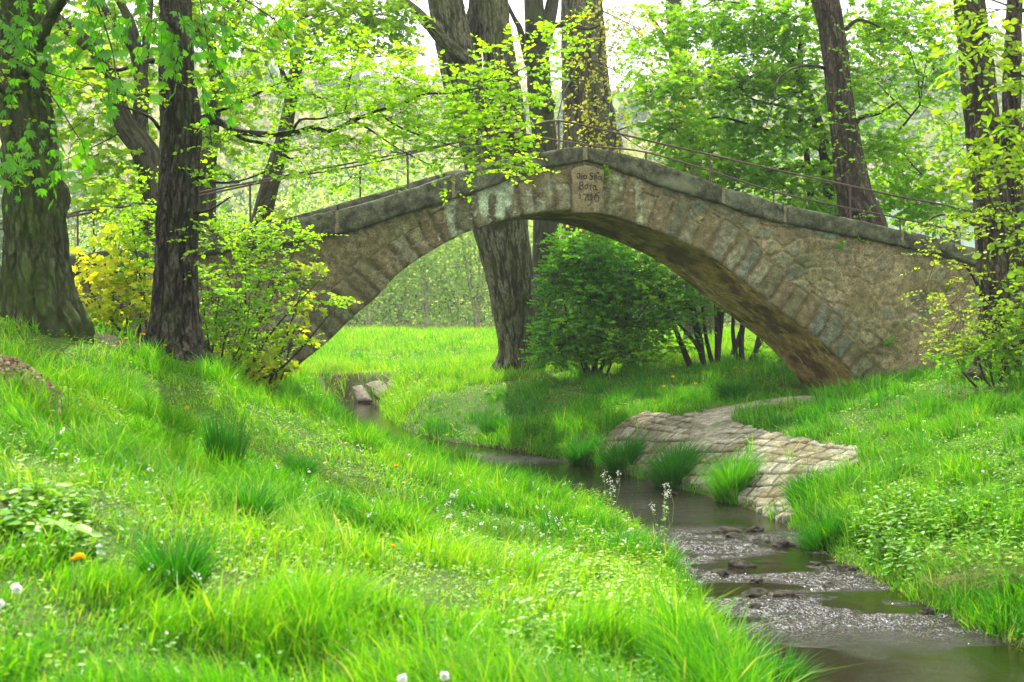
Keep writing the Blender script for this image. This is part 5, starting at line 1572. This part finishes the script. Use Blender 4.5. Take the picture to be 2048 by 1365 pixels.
tag(wb.build('wildflowers', M['petal']), 'tiny white wildflowers dotted through the sunlit banks', 'flowers', kind='stuff')
tag(wl.build('flower_stalks', M['stalk']), 'hair thin stalks carrying the tiny white wildflowers', 'stalks', kind='stuff')

# two taller garlic mustard plants on the left bank, in front of the water
for i, (px, py, hpx, lab) in enumerate(((1225, 1075, 120, 'tall white flowered herb against the water, the left one of a pair on the bank'), (1325, 1125, 165, 'tall white flowered herb against the water, the right one of a pair on the bank'))):
    g = RT(px, py); s = g[1] / F; h = hpx * s
    t = thing('garlic_mustard', lab, 'plant', g, 'tall white flowered herbs on the left bank')
    rng = np.random.default_rng(600 + i)
    st_, lf, fl = Bag(), Bag(), Bag()
    for k in range(5):
        tip = np.array([rng.normal(0, .07), rng.normal(0, .05), h * rng.uniform(.7, 1.08)])
        twigs(st_, np.zeros((1, 3)), tip[None], .004, .0022, n=5, rng=rng)
        tt = rng.uniform(.2, .92, 9); c = tip * tt[:, None]
        leaves(lf, c, rnd_dirs(9, rng, .2), np.tile([0, 0, 1.], (9, 1)) + rnd_dirs(9, rng) * .3, .05 * (1.2 - .6 * tt), 'oval', rng.uniform(.5, 1, 9), rng)
        for q in range(3):
            cc = tip * rng.uniform(.84, 1.02)
            leaves(fl, np.tile(cc, (7, 1)) + rng.normal(0, .018, (7, 3)), rnd_dirs(7, rng), rnd_dirs(7, rng), .017, 'dia', None, rng)
    st_.build('stalk', M['stalk'], t); lf.build('leaves', M['herb'], t); fl.build('blossoms', M['petal'], t)

# tall single tufts of darker grass
TUFTS = [((450, 965), .22, .66, 'round upright dark grass tuft standing alone on the middle of the left slope'),
         ((600, 965), .15, .36, 'smaller dark grass tuft right of the tall round one on the left slope'),
         ((500, 1045), .20, .32, 'loose wide grass tuft below the tall round one on the left slope'),
         ((675, 1045), .14, .34, 'narrow grass tuft in the middle of the left slope facing the stream'),
         ((1345, 970), .46, .80, 'bushy dark grass tuft at the foot of the stone paving, left of the loose one'),
         ((1245, 940), .40, .66, 'bushy grass tuft at the left corner of the stone paving by the water'),
         ((1165, 930), .34, .60, 'dark grass tuft on the water edge left of the stone paving'),
         ((1465, 996), .38, .78, 'loose light grass tuft growing out of the stone paving'),
         ((985, 868), .34, .45, 'dark grass tuft overhanging the far water edge under the arch'),
         ((1650, 1095), .34, .52, 'dense grass tuft hanging over the right water edge below the stone paving'),
         ((1612, 1010), .30, .55, 'tall grass tuft at the right lower corner of the stone paving'),
         ((1470, 806), .35, .5, 'grey green grass tuft above the concrete sill of the paving'),
         ((1480, 1360), .20, .42, 'tall dark grass tuft beside the calm water at the bottom edge'),
         ((1560, 1390), .22, .40, 'fan of long grass blades reaching over the water at the bottom edge'),
         ((350, 1185), .22, .36, 'reddish based grass tuft low on the left slope')]
for i, ((px, py), r, h, lab) in enumerate(TUFTS):
    g = RT(px, py)
    rng = np.random.default_rng(700 + i)
    n = 520 if g[1] < 14 else 1000
    up_ = .35 if i == 0 else 1.0
    a = rng.uniform(0, 6.28, n); q = r * .55 * np.sqrt(rng.random(n))
    bx, by = q * np.cos(a), q * np.sin(a)
    bg_ = Bag()
    gz = H(bx + g[0], by + g[1]) - g[2]
    hh = h * rng.uniform(.45, 1.12, n)
    blades(bg_, bx, by, gz, hh, .0075 * max(1, g[1] / 14) * rng.uniform(.7, 1.3, n), np.clip(rng.normal(.10 if i != 7 else .42, .13, n), 0, .9), up_ * (.25 + .9 * q / r) * rng.uniform(.4, 1.4, n), a + rng.normal(0, .4, n), rng, 4)
    o = bg_.build('grass_tuft', M['grass']); o.location = g
    tag(o, lab, 'grass tuft', 'tall grass tufts')


# dandelions in flower and in seed
def dandelion(px, py, diam, h, lab, kind):
    h = h + (.14 if kind == 'y' else .06)
    g = RT(px, py + .11 * F / RT(px, py)[1])
    rng = np.random.default_rng(int(px * 7 + py))
    t = thing('dandelion' if kind == 'y' else 'dandelion_clock', lab, 'flower', g, 'yellow dandelions' if kind == 'y' else 'white dandelion clocks')
    top = np.array([rng.normal(0, .02), rng.normal(0, .02), h])
    b = Bag(); tube(b, [(0, 0, -.02, .003), (*(top * .5 + [.01, 0, 0]), .0026), (*top, .0024)], 6, .04); b.build('stalk', M['stalk'], t)
    b = Bag()
    if kind == 'y':
        n = 120
        a = rng.uniform(0, 6.28, n); el = rng.uniform(.0, 1.2, n)
        D = np.stack([np.cos(a) * np.cos(el), np.sin(a) * np.cos(el), np.sin(el) + .12], 1)
        leaves(b, np.tile(top, (n, 1)), D, rnd_dirs(n, rng) * .3 + [0, 0, 1], diam * .5 * rng.uniform(.8, 1.1, n), 'lance', None, rng)
        b.build('petals', M['dandy'], t)
    else:
        n = 130
        D = rnd_dirs(n, rng)
        leaves(b, top + D * diam * .16 * rng.random((n, 1)), D, rnd_dirs(n, rng), diam * .40 * rng.uniform(.75, 1.1, n), 'dia', None, rng)
        b.build('seed_head', M['fluff'], t)


for (px, py, d, h, lab, k) in (
        (150, 1168, .045, .07, 'open yellow dandelion low on the left slope, the larger of two side by side', 'y'), (132, 1165, .022, .06, 'half open yellow dandelion just left of the larger one low on the slope', 'y'),
        (372, 842, .055, .08, 'yellow dandelion beside blue green leaves, high on the left slope', 'y'), (288, 690, .05, .08, 'yellow dandelion on the dry leaf litter between the two left trunks', 'y'),
        (255, 694, .045, .05, 'small yellow dandelion at the left end of the leaf litter edge', 'y'), (326, 708, .045, .06, 'yellow dandelion just in front of the cracked trunk', 'y'),
        (796, 955, .05, .08, 'yellow dandelion on the slope beside a white clock near the water', 'y'), (1345, 770, .07, .12, 'yellow dandelion below the arch, highest of the three left of the foot', 'y'),
        (1327, 788, .07, .10, 'yellow dandelion below the arch, lowest left of the three', 'y'), (1394, 783, .07, .10, 'yellow dandelion below the arch, in the middle of the three', 'y'), (1472, 752, .075, .12, 'yellow dandelion in the grass in front of the dark bush stems', 'y'),
        (1404, 945, .05, .12, 'small yellow dandelion on the stone paving', 'y'), (783, 1125, .03, .05, 'tiny yellow dandelion in the middle of the foreground grass', 'y'),
        (24, 1230, .05, .13, 'white dandelion clock at the left edge, upper of two', 'w'), (15, 1250, .048, .13, 'white dandelion clock at the left edge, lower of two', 'w'), (909, 1040, .058, .26, 'tall white dandelion clock standing high above the bank in front of the water', 'w'),
        (818, 925, .065, .12, 'white dandelion clock near the water beyond the tall one', 'w'), (903, 1395, .045, .13, 'white dandelion clock at the bottom edge, right of the middle one', 'w'), (787, 1400, .045, .12, 'white dandelion clock at the bottom edge left of its neighbour', 'w')):
    dandelion(px, py, d * (1.3 if k == 'y' else .95), h, lab, k)

# large limp butterbur leaf at the lower left
g = RT(85, 1085)
t = thing('broad_leaf_plant', 'plant with big limp pale edged leaves low on the left slope', 'plant', g)
rng = np.random.default_rng(9)
b, sb2 = Bag(), Bag()
for k in range(11):
    a = rng.uniform(0, 6.28); rr = rng.uniform(.05, .14); c = np.array([rr * math.cos(a) * 1.3, rr * math.sin(a) * .5, rng.uniform(.05, .15)])
    twigs(sb2, np.zeros((1, 3)), c[None], .004, .002, n=4, rng=rng)
    leaves(b, c[None], np.array([[math.cos(a), math.sin(a), -.3]]), rnd_dirs(1, rng) * .35 + [0, 0, 1], rng.uniform(.09, .16), 'maple' if k % 3 == 0 else 'oval', np.array([rng.uniform(.1, .7)]), rng)
b.build('leaves', M['herb'], t); sb2.build('stalks', M['stalk'], t)

# dry leaves between the trunks, wood chips on the mound
rng = np.random.default_rng(12)
lb = Bag()
pa = np.array(LITTER)
x = rng.uniform(pa[:, 0].min(), pa[:, 0].max(), 30000); y = rng.uniform(pa[:, 1].min(), pa[:, 1].max(), 30000)
k = in_poly(x, y, LITTER); x, y = x[k], y[k]; n = len(x)
leaves(lb, np.stack([x, y, H(x, y) + rng.uniform(0, .04, n)], 1), rnd_dirs(n, rng, .4), rnd_dirs(n, rng) * .8 + [0, 0, 1], rng.uniform(.03, .075, n), 'dia', None, rng)
tag(lb.build('leaf_litter', M['litter']), 'brown dry leaves lying between the two left trunks', 'leaf litter', kind='stuff')
n = 4200
a = rng.uniform(0, 6.28, n); q = np.sqrt(rng.random(n)) * .40
mx_, my_ = q * np.cos(a), q * np.sin(a) * .75
mz = .22 * np.exp(-(q / .4) ** 2) + H(mx_ + MULCH[0], my_ + MULCH[1]) - MULCH[2]
t = thing('chip_mound', 'low heap of pale brown wood chips in the grass at the left edge', 'mound', MULCH)
b = Bag(); leaves(b, np.stack([mx_, my_, mz + rng.uniform(-.01, .015, n)], 1), rnd_dirs(n, rng, .5), rnd_dirs(n, rng) + [0, 0, .8], rng.uniform(.018, .05, n), 'dia', None, rng); b.build('chips', M['chips'], t)
XX, YY = np.meshgrid(np.linspace(-.75, .75, 40), np.linspace(-.6, .6, 30), indexing='ij')
qq = np.hypot(XX, YY / .75)
ZZ = .22 * np.exp(-(qq / .4) ** 2) - .035 * sstep(.5, .75, qq) + H(XX + MULCH[0], YY + MULCH[1]) - MULCH[2] + .02 * (fbm(XX * 12, YY * 12, 0, 3, 3) - .5)
mesh('mound', np.stack([XX, YY, ZZ], -1), [grid_faces(40, 30)[:, ::-1]], M['chips'], t, {'tint': fbm(XX * 8, YY * 8, 0, 4, 3).ravel()})
# dead grass along the top of the sill and hanging over the right bank
b = Bag(); rng = np.random.default_rng(14)
for (px0, px1, pyf, n, h) in ((1400, 1610, lambda p: np.interp(p, [1400, 1480, 1560, 1610], [832, 812, 800, 795]), 1700, .07), (1290, 1400, lambda p: 832 + 0 * p, 300, .05)):
    px = rng.uniform(px0, px1, n)
    g = np.array([RT(a, pyf(a) + rng.normal(-3, 4)) for a in px[::6]])
    g = np.repeat(g, 6, 0)[:n] + np.column_stack([rng.normal(0, .10, (len(np.repeat(g, 6, 0)[:n]), 2)), np.zeros(len(np.repeat(g, 6, 0)[:n]))])
    m_ = len(g)
    blades(b, g[:, 0], g[:, 1], H(g[:, 0], g[:, 1]) + .02, h * rng.uniform(.5, 1.6, m_), np.full(m_, .009), rng.random(m_), rng.uniform(.8, 2.2, m_), rng.uniform(0, 6.28, m_), rng, 3)
px = rng.uniform(1900, 2080, 160)
g = np.array([RT(a, rng.uniform(1130, 1200)) for a in px]); g = np.repeat(g, 6, 0) + np.column_stack([rng.normal(0, .05, (960, 2)), np.zeros(960)])
blades(b, g[:, 0], g[:, 1], H(g[:, 0], g[:, 1]) + .10, rng.uniform(.1, .3, 960), np.full(960, .006), rng.random(960), rng.uniform(1.2, 2.6, 960), rng.normal(math.pi * 1.15, .5, 960), rng, 3)
tag(b.build('dry_grass', M['drystalk']), 'dead straw coloured grass along the sill and over the right bank', 'dry grass', kind='stuff')


# ------------------------------------------------------------------ stones in the stream and the broken slabs
def rock(px, py, wpx, lab, k, flat=.45, name='river_rock', mat='rock', grp='rocks in the stream', rot=None):
    Y = EYE * F / (py - HY); x = (px - CX) / F * Y
    s = wpx / 2 * Y / F * 1.3
    rng = np.random.default_rng(900 + k)
    th = np.linspace(0, np.pi, 20); ph = np.linspace(0, 2 * np.pi, 32, endpoint=False)
    T_, Q = np.meshgrid(th, ph, indexing='ij')
    n = np.stack([np.sin(T_) * np.cos(Q), np.sin(T_) * np.sin(Q), np.cos(T_)], -1)
    o1 = k * 3.7
    r = 1 + 1.15 * (fbm(n[..., 0] * 1.6 + o1, n[..., 1] * 1.6, n[..., 2] * 1.6, k, 4) - .5)
    V = n * r[..., None] * s * np.array([1, .7, flat])
    o = mesh(name, V, [grid_faces(20, 32, True)[:, ::-1]], M[mat])
    o.location = (x, Y, -.01); o.rotation_euler = (0, 0, rng.uniform(0, 3))
    tag(o, lab, 'rock', grp)
    return o


ROCKS = [(1452, 1062, 40, 'dark peaked rock in the upper rapids, the leftmost peak'), (1468, 1074, 34, 'low dark rock just below the leftmost peak of the upper rapids'), (1512, 1062, 30, 'dark wet rock in the upper rapids, right of the peaked one'), (1518, 1084, 34, 'brown rock below the upper rapids in mid stream'),
         (1565, 1090, 40, 'weedy stone near the right shore under the upper rapids'), (1604, 1092, 44, 'tan slab like stone at the right shore'), (1484, 1132, 46, 'wide mossy rock in mid stream'), (1440, 1148, 34, 'small dark rock close to the left bank'),
         (1632, 1128, 24, 'small rock near the right bank above the big dark one'), (1672, 1138, 34, 'dark stone against the right bank'), (1668, 1170, 42, 'solitary dark rock standing dry in the lower rapids'), (1607, 1150, 22, 'flat stone barely breaking the surface mid stream'),
         (1512, 1164, 22, 'tiny pointed rock in the lower rapids'), (1510, 1190, 54, 'broad weed covered rock in the lower rapids'), (1572, 1196, 50, 'dark round rock right of the weed covered one'), (1585, 1186, 24, 'small brown rock behind the dark round one'),
         (1508, 1212, 26, 'small rock in front of the weed covered one near the left bank'), (1570, 1232, 24, 'half sunken rock at the lower lip of the rapids'), (1855, 1222, 34, 'dark stone at the right end of the lower lip'), (1700, 1140, 30, 'grey stone tucked under the right bank grass'),
         (1347, 988, 22, 'thin dark stone in the calm water near the dark tuft'), (1720, 1158, 30, 'pebbly dark stone where the right bank turns')]
for k, (px, py, w, lab) in enumerate(ROCKS):
    rock(px, py, w, lab, k, .36 + .16 * ((k * 7) % 5) / 4)

for k, (q, lab) in enumerate(((((716, 804, 46), (742, 802, 46), (726, 770, 47.3), (706, 774, 47.3)), 'upright pale slab mirrored in the far pool, the tall middle one'),
                              (((742, 782, 46.3), (760, 794, 46), (776, 786, 46.1), (772, 772, 46.9), (750, 764, 47.4), (732, 768, 47.3)), 'broad pinkish slab right of the upright one beyond the pool'),
                              (((784, 792, 45.8), (800, 788, 45.7), (790, 762, 47.0), (776, 764, 47.0)), 'rightmost narrow slab of the far bank half under grass'),
                              (((636, 790, 44), (648, 800, 43.8), (653, 790, 43.9), (646, 754, 44.3), (634, 752, 44.3)), 'dark standing slab left of the pool near the bridge foot'))):
    p = np.array([P(a[0], a[1], RT(a[0], a[1] if a[1] < 806 else 806, 38)[1] - .20) for a in q]); cen = p.mean(0)
    nrm_ = np.cross(p[1] - p[0], p[-1] - p[0]); nrm_ /= np.linalg.norm(nrm_)
    if nrm_[1] > 0: nrm_ = -nrm_
    m = len(p); dn = []
    for i in range(m):
        for t in np.linspace(0, 1, 8, endpoint=False): dn.append(p[i] + (p[(i + 1) % m] - p[i]) * t)
    dn = np.array(dn); N_ = len(dn)
    rows = [cen + (dn - cen) * s_ + nrm_ * (o_ + .02 * fbm(dn[:, 0] * 6, dn[:, 2] * 6, k, 3, 2)[:, None]) for s_, o_ in ((1, -.16), (1.02, -.02), (.95, .03), (.6, .04), (.3, .035))]
    V = np.vstack(rows + [cen + nrm_ * .045, cen - nrm_ * .16])
    j = np.arange(N_)
    f = [grid_faces(5, N_, True), np.stack([4 * N_ + j, 4 * N_ + (j + 1) % N_, np.full(N_, 5 * N_)], 1), np.stack([(j + 1) % N_, j, np.full(N_, 5 * N_ + 1)], 1)]
    o = mesh('broken_slab', V, f, M['slab'], loc=tuple(cen), smooth=False)
    tag(o, lab, 'stone slab', 'broken slabs on the far bank')
# ------------------------------------------------------------------ beyond the meadow
def hill_h(x, y):
    d = sstep(115, 420, y + .12 * np.abs(x))
    return 1.7 + d * (57 + 14 * (fbm(x / 160., y / 160., 0, 501, 3) - .5) * 2) + 2 * fbm(x / 30., y / 30., 0, 503, 2) * sstep(120, 160, y)


xs = axis(-420, 420, 12); ys = axis(112, 640, 10)
X, Yy = np.meshgrid(xs, ys, indexing='ij')
o = mesh('hills', np.stack([X, Yy, hill_h(X, Yy) - .2 * (Yy < 125)], -1), [grid_faces(len(xs), len(ys))[:, ::-1]], M['ground'], attrs={'mud': np.zeros(X.size)})
tag(o, 'wooded hillside rising behind the meadow', kind='structure')

# the wood on the hillside: one mass of crowns
rng = np.random.default_rng(510)
fbag = Bag()
n = 2600
y = 125 + 340 * rng.random(n) ** 1.25; x = (rng.random(n) * 2 - 1) * (.40 * y + 12)
z = hill_h(x, y)
hh = rng.uniform(8, 14, n); rr = hh * rng.uniform(.28, .42, n)
m = 60
tb_ = np.clip(fbm(x / 35, y / 35, 0, 511, 3) * 1.3 - .15 + rng.normal(0, .18, n), 0, 1)
con = fbm(x / 40, y / 40, 0, 517, 2) > .60
tb_ = np.where(con, .04, tb_)
d = rnd_dirs(n * m, rng)
R3 = np.repeat(rr, m)[:, None] * np.cbrt(rng.uniform(.35, 1, (n * m, 1)))
C = d * R3 * [1, 1, 1.25] + np.repeat(np.stack([x, y, z + hh * .62], 1), m, 0)
leaves(fbag, C, rnd_dirs(n * m, rng), d + rnd_dirs(n * m, rng) * .7, rng.uniform(.9, 2.0, n * m) * np.repeat(y / 240 + .35, m) * .8, 'dia', np.clip(np.repeat(tb_, m) + rng.normal(0, .08, n * m), 0, 1), rng)
tag(fbag.build('hillside_forest', M['forest']), 'far hillside forest of pale spring green, brown and dark conifer crowns', 'forest', kind='stuff')
tw = Bag()
A = np.stack([x, y, z], 1)[::2]; B = A + np.stack([rng.normal(0, .4, len(A)), rng.normal(0, .4, len(A)), hh[::2]], 1)
twigs(tw, A, B, .09, .04, n=4, wob=.02, rng=rng)
tag(tw.build('hillside_trunks', M['pale']), 'slim trunks standing in the far hillside forest', 'forest', kind='stuff')


# young trees along the far edge of the meadow, three kinds copied
def far_tree(kind, seed):
    rng = np.random.default_rng(seed)
    label = 'x'
    t = thing('meadow_edge_tree', label, 'tree', (0, 0, 0), 'young trees at the far edge of the meadow')
    Ht = (11.5, 9.5, 12.5)[kind]
    b = Bag(); limbs = []
    for k in range((3, 2, 4)[kind]):
        tip = np.array([rng.normal(0, 1.3), rng.normal(0, 1.0), Ht * rng.uniform(.8, 1.05)])
        l = [(rng.normal(0, .25), rng.normal(0, .2), -.3, .10), (*(tip * .45 + [rng.normal(0, .3), 0, 0]), .07), (*tip, .03)]
        limbs.append(l); tube(b, l, 7, .5, 0, 0, k, 5, .1)
        for j in range(7):
            f = rng.uniform(.2, .9); p = np.array(l[0][:3]) * (1 - f) + tip * f
            q = p + [rng.normal(0, 1.6), rng.normal(0, 1.6), rng.uniform(.3, 1.6)]
            tube(b, [(*p, .04), (*((p + q) / 2 + [0, 0, -.2]), .03), (*q, .012)], 4, .5)
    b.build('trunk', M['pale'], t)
    lb = Bag(); n = (3800, 3200, 4200)[kind]
    c = rng.normal(0, 1, (n * 2, 3)) * [1.7, 1.7, 2.9] * (1.0, .95, 1.1)[kind] + [0, 0, Ht * .52]
    g = fbm(c[:, 0] * .8, c[:, 1] * .8, c[:, 2] * .9, seed, 3)
    c = c[(g > .40) & (c[:, 2] > .3)][:n]
    tt = np.clip(fbm(c[:, 0] * .5, c[:, 1] * .5, c[:, 2] * .5, seed + 3, 2) + rng.normal(0, .16, len(c)), 0, 1)
    leaves(lb, c, rnd_dirs(len(c), rng), rnd_dirs(len(c), rng) + [0, 0, .6], rng.uniform(.13, .34, len(c)), 'dia', tt, rng)
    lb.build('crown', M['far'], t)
    return t


protos = [far_tree(k, 520 + k) for k in range(3)]
FT = [(-60, 96, 'pale young tree left of the mossy trunk at the meadow edge'), (60, 104, 'meadow edge tree hidden behind the mossy trunk'), (150, 92, 'bright young tree just right of the mossy trunk beyond the railing'), (215, 99, 'young tree behind the yellow maple beyond the meadow'),
      (290, 106, 'young tree behind the twisted maple at the meadow edge'), (380, 95, 'young tree beyond the meadow right of the cracked trunk'), (470, 101, 'young tree beyond the left ramp behind the leaning tree'), (555, 93, 'young tree over the coping left of the two near posts'),
      (640, 98, 'young tree above the left coping beyond the meadow'), (705, 104, 'leftmost young tree seen through the arch'), (745, 92, 'slim young tree second from the left in the arch'), (800, 99, 'young tree third from the left in the arch'),
      (850, 91, 'bright young tree with a group of thin trunks in the middle of the arch'), (905, 97, 'tall young tree with one visible trunk in the arch'), (950, 93, 'fresh green tree beside the poplar trunk in the arch'), (1000, 103, 'young tree just behind the leaning poplar'),
      (1070, 95, 'young tree between the poplar and the linden'), (1250, 100, 'young tree right of the giant trunk above the coping'), (1330, 96, 'young tree behind the hazy pale trunk'), (1420, 104, 'young tree behind the dense maple on its left'),
      (1520, 97, 'young tree behind the middle of the dense maple'), (1640, 102, 'young tree behind the oak trunk on its left'), (1770, 98, 'young tree behind the oak trunk on its right'), (1960, 103, 'young tree behind the riverside trunk'), (2090, 96, 'young tree beyond the right edge behind the willow')]
rng = np.random.default_rng(530)
for i, (px, Y, lab) in enumerate(FT):
    src = protos[i % 3]
    if i < 3: o = src
    else:
        o = src.copy(); COL.objects.link(o)
        for ch in list(src.children):
            c_ = ch.copy(); COL.objects.link(c_); c_.parent = o
    xx = (px - CX) / F * Y
    o.location = (xx, Y, 1.75 if Y < 112 else float(hill_h(np.array([xx]), np.array([Y]))[0])); o.rotation_euler = (0, 0, rng.uniform(0, 6.28)); s = rng.uniform(.85, 1.15)
    s *= .62 if px < 500 else 1.0
    o.scale = (s * 1.1, s * 1.1, s)
    o['label'] = lab

# dark undergrowth and dry reeds at the foot of the wood
b = Bag(); rng = np.random.default_rng(540)
n = 6000
y = rng.uniform(97, 112, n); x = (rng.random(n) * 2 - 1) * 42
z = 1.8 + rng.random(n) ** 1.6 * 1.5 * (.3 + fbm(x / 3, y / 6, 0, 9, 3))
leaves(b, np.stack([x, y, z], 1), rnd_dirs(n, rng), rnd_dirs(n, rng), rng.uniform(.2, .5, n), 'dia', np.clip(fbm(x / 4, y / 4, 0, 7, 2) * .9 - .3 + rng.normal(0, .1, n), 0, .5), rng)
tag(b.build('undergrowth', M['forest']), 'dark undergrowth at the foot of the far wood', 'undergrowth', kind='stuff')
b = Bag(); n = 5000
y = rng.uniform(86, 90, n); x = (rng.random(n) * 2 - 1) * 24
blades(b, x, y, np.full(n, 1.8), rng.uniform(.3, .9, n), np.full(n, .05), rng.random(n), rng.uniform(.1, .8, n), rng.uniform(0, 6.28, n), rng, 2)
tag(b.build('dry_reeds', M['drystalk']), 'pale dry reeds along the far edge of the meadow', 'reeds', kind='stuff')

# gravel path glimpsed behind the bushes, and the house on the right
xs, ys = axis(3.5, 30, .5), axis(47, 50.5, .5)
X, Yy = np.meshgrid(xs, ys, indexing='ij')
Yp = Yy + .04 * (X - 3) ** 1.3
mesh_o = mesh('path', np.stack([X, Yp, H(X, Yp) + .05], -1), [grid_faces(len(xs), len(ys))[:, ::-1]], plain_mat('pale_gravel', (.42, .38, .34), .9, .2, 0, 30, .25, .01))
tag(mesh_o, 'pale gravel path behind the bushes', kind='structure')

MINT = plain_mat('pale_mint_plaster', (.45, .60, .48), .9, .2, 0, 3, .06); ROOF = plain_mat('grey_roof_tiles', (.15, .13, .11), .85, .2, 0, 6, .3)
GUT = plain_mat('light_gutter', (.55, .55, .53), .5, .4); GLS = plain_mat('dark_pane', (.05, .07, .08), .15, .5); FRM = plain_mat('white_frame', (.7, .7, .68), .6)
hx, hy = P(1935, 640, 66)[:2]
house = thing('house', 'mint green house with a low grey roof glimpsed through leaves at the right', 'house', (hx, hy, 1.75))
house.rotation_euler = (0, 0, math.radians(-28)); house.scale = (1, 1, .87)


def boxm(x0, x1, y0, y1, z0, z1):
    V = [(x, y, z) for x in (x0, x1) for y in (y0, y1) for z in (z0, z1)]
    return np.array(V), [np.array([[0, 1, 3, 2], [4, 6, 7, 5], [0, 4, 5, 1], [2, 3, 7, 6], [0, 2, 6, 4], [1, 5, 7, 3]])]


V, f = boxm(-5, 5, -4, 4, -.5, 7.0); mesh('wall', V, f, MINT, house, smooth=False)
V = np.array([(-5.6, -4.7, 6.75), (5.6, -4.7, 6.75), (5.6, 4.7, 6.75), (-5.6, 4.7, 6.75), (-5.6, 0, 9.6), (5.6, 0, 9.6), (-5.6, -4.7, 6.95), (5.6, -4.7, 6.95), (5.6, 4.7, 6.95), (-5.6, 4.7, 6.95)])
f = [np.array([[0, 3, 2, 1], [6, 7, 5, 4], [9, 4, 5, 8], [0, 1, 7, 6], [2, 3, 9, 8]]), np.array([[0, 6, 9], [1, 2, 8]]), np.array([[6, 4, 9], [7, 8, 5]])]
mesh('roof', V, f[:1] + [np.vstack([f[1], f[2]])] + [np.array([[0, 6, 9, 3], [1, 2, 8, 7]])], ROOF, house, smooth=False)
b = Bag(); tube(b, [(-5.6, -4.78, 6.8, .07), (0, -4.78, 6.8, .07), (5.6, -4.78, 6.8, .07)], 8, 1.0); b.build('gutter', GUT, house)
for (xx, zz) in ((-3, 4.4), (0, 4.4), (3, 4.4), (-3, 1.4), (0, 1.4), (3, 1.4)):
    V, f = boxm(xx - .55, xx + .55, -4.05, -3.9, zz, zz + 1.4); w_ = mesh('window', V, f, FRM, house, smooth=False)
    V, f = boxm(xx - .45, xx + .45, -4.07, -3.95, zz + .1, zz + 1.3); mesh('pane', V, f, GLS, w_, smooth=False)

# the air
hz = bpy.data.materials.new('valley_haze'); hz.use_nodes = True; t_ = hz.node_tree; t_.nodes.clear()
ou = t_.nodes.new('ShaderNodeOutputMaterial'); pv = t_.nodes.new('ShaderNodeVolumePrincipled')
pv.inputs['Color'].default_value = (.88, .93, 1, 1); pv.inputs['Density'].default_value = HAZE; pv.inputs['Anisotropy'].default_value = .2
t_.links.new(pv.outputs[0], ou.inputs['Volume'])
V, f = boxm(-460, 460, -45, 660, -2.5, 110)
o = mesh('haze', V, f, hz, smooth=False)
tag(o, 'thin bluish valley haze', kind='stuff')
# ------------------------------------------------------------------ camera, sky, sun
cam = bpy.data.cameras.new('camera'); camo = bpy.data.objects.new('camera', cam); COL.objects.link(camo)
camo.location = (0, 0, EYE); camo.rotation_euler = (math.radians(90), 0, 0)
cam.sensor_width = 36; cam.lens = 50; cam.shift_y = -(682.5 - HY) / 2048
cam.clip_end = 3000; cam.clip_start = 0.05
cam.dof.use_dof = True; cam.dof.focus_distance = 25.0; cam.dof.aperture_fstop = 4.0
scene.camera = camo

SUN_EL, SUN_AZ = math.radians(50), math.radians(-14)   # azimuth from +Y towards +X
sun = bpy.data.lights.new('sun', 'SUN'); suno = bpy.data.objects.new('sun', sun); COL.objects.link(suno)
sd = Vector((math.sin(SUN_AZ) * math.cos(SUN_EL), math.cos(SUN_AZ) * math.cos(SUN_EL), math.sin(SUN_EL)))
suno.rotation_euler = sd.to_track_quat('Z', 'Y').to_euler()
sun.energy = SUN_E; sun.angle = math.radians(.53); sun.color = (1.0, .95, .86)
w = bpy.data.worlds.new('World'); scene.world = w; w.use_nodes = True
nt = w.node_tree; bg = nt.nodes['Background']
sky = nt.nodes.new('ShaderNodeTexSky'); sky.sky_type = 'NISHITA'; sky.sun_disc = False
sky.sun_elevation = SUN_EL; sky.sun_rotation = SUN_AZ
sky.dust_density = 4.0; sky.air_density = 1.0; sky.ozone_density = 1.0
# thin bright cloud veil over the blue
tc = nt.nodes.new('ShaderNodeTexCoord'); ns = nt.nodes.new('ShaderNodeTexNoise'); ns.inputs['Scale'].default_value = 2.2; ns.inputs['Detail'].default_value = 6
nt.links.new(tc.outputs['Generated'], ns.inputs['Vector'])
rp = nt.nodes.new('ShaderNodeValToRGB'); rp.color_ramp.elements[0].position = .30; rp.color_ramp.elements[0].color = (.45, .45, .45, 1); rp.color_ramp.elements[1].position = .6; rp.color_ramp.elements[1].color = (.9, .9, .9, 1)
nt.links.new(ns.outputs['Fac'], rp.inputs[0])
mx = nt.nodes.new('ShaderNodeMix'); mx.data_type = 'RGBA'
nt.links.new(rp.outputs[0], mx.inputs[0]); nt.links.new(sky.outputs[0], mx.inputs[6]); mx.inputs[7].default_value = (8.6, 8.4, 8.4, 1)
nt.links.new(mx.outputs[2], bg.inputs['Color']); bg.inputs['Strength'].default_value = SKY_E

scene.view_settings.view_transform = 'Standard'; scene.view_settings.look = 'None'
scene.view_settings.exposure = EXPO; scene.view_settings.gamma = 1
scene.render.engine = 'CYCLES'
c = scene.cycles
c.use_denoising = True
try:
    c.denoiser = 'OPENIMAGEDENOISE'; c.denoising_input_passes = 'RGB_ALBEDO_NORMAL'
except Exception: pass
c.max_bounces = 7; c.diffuse_bounces = 3; c.glossy_bounces = 2; c.transmission_bounces = 5; c.transparent_max_bounces = 8; c.volume_bounces = 0
c.sample_clamp_indirect = 6; c.use_adaptive_sampling = True; c.adaptive_threshold = 0.02
c.caustics_reflective = False; c.caustics_refractive = False
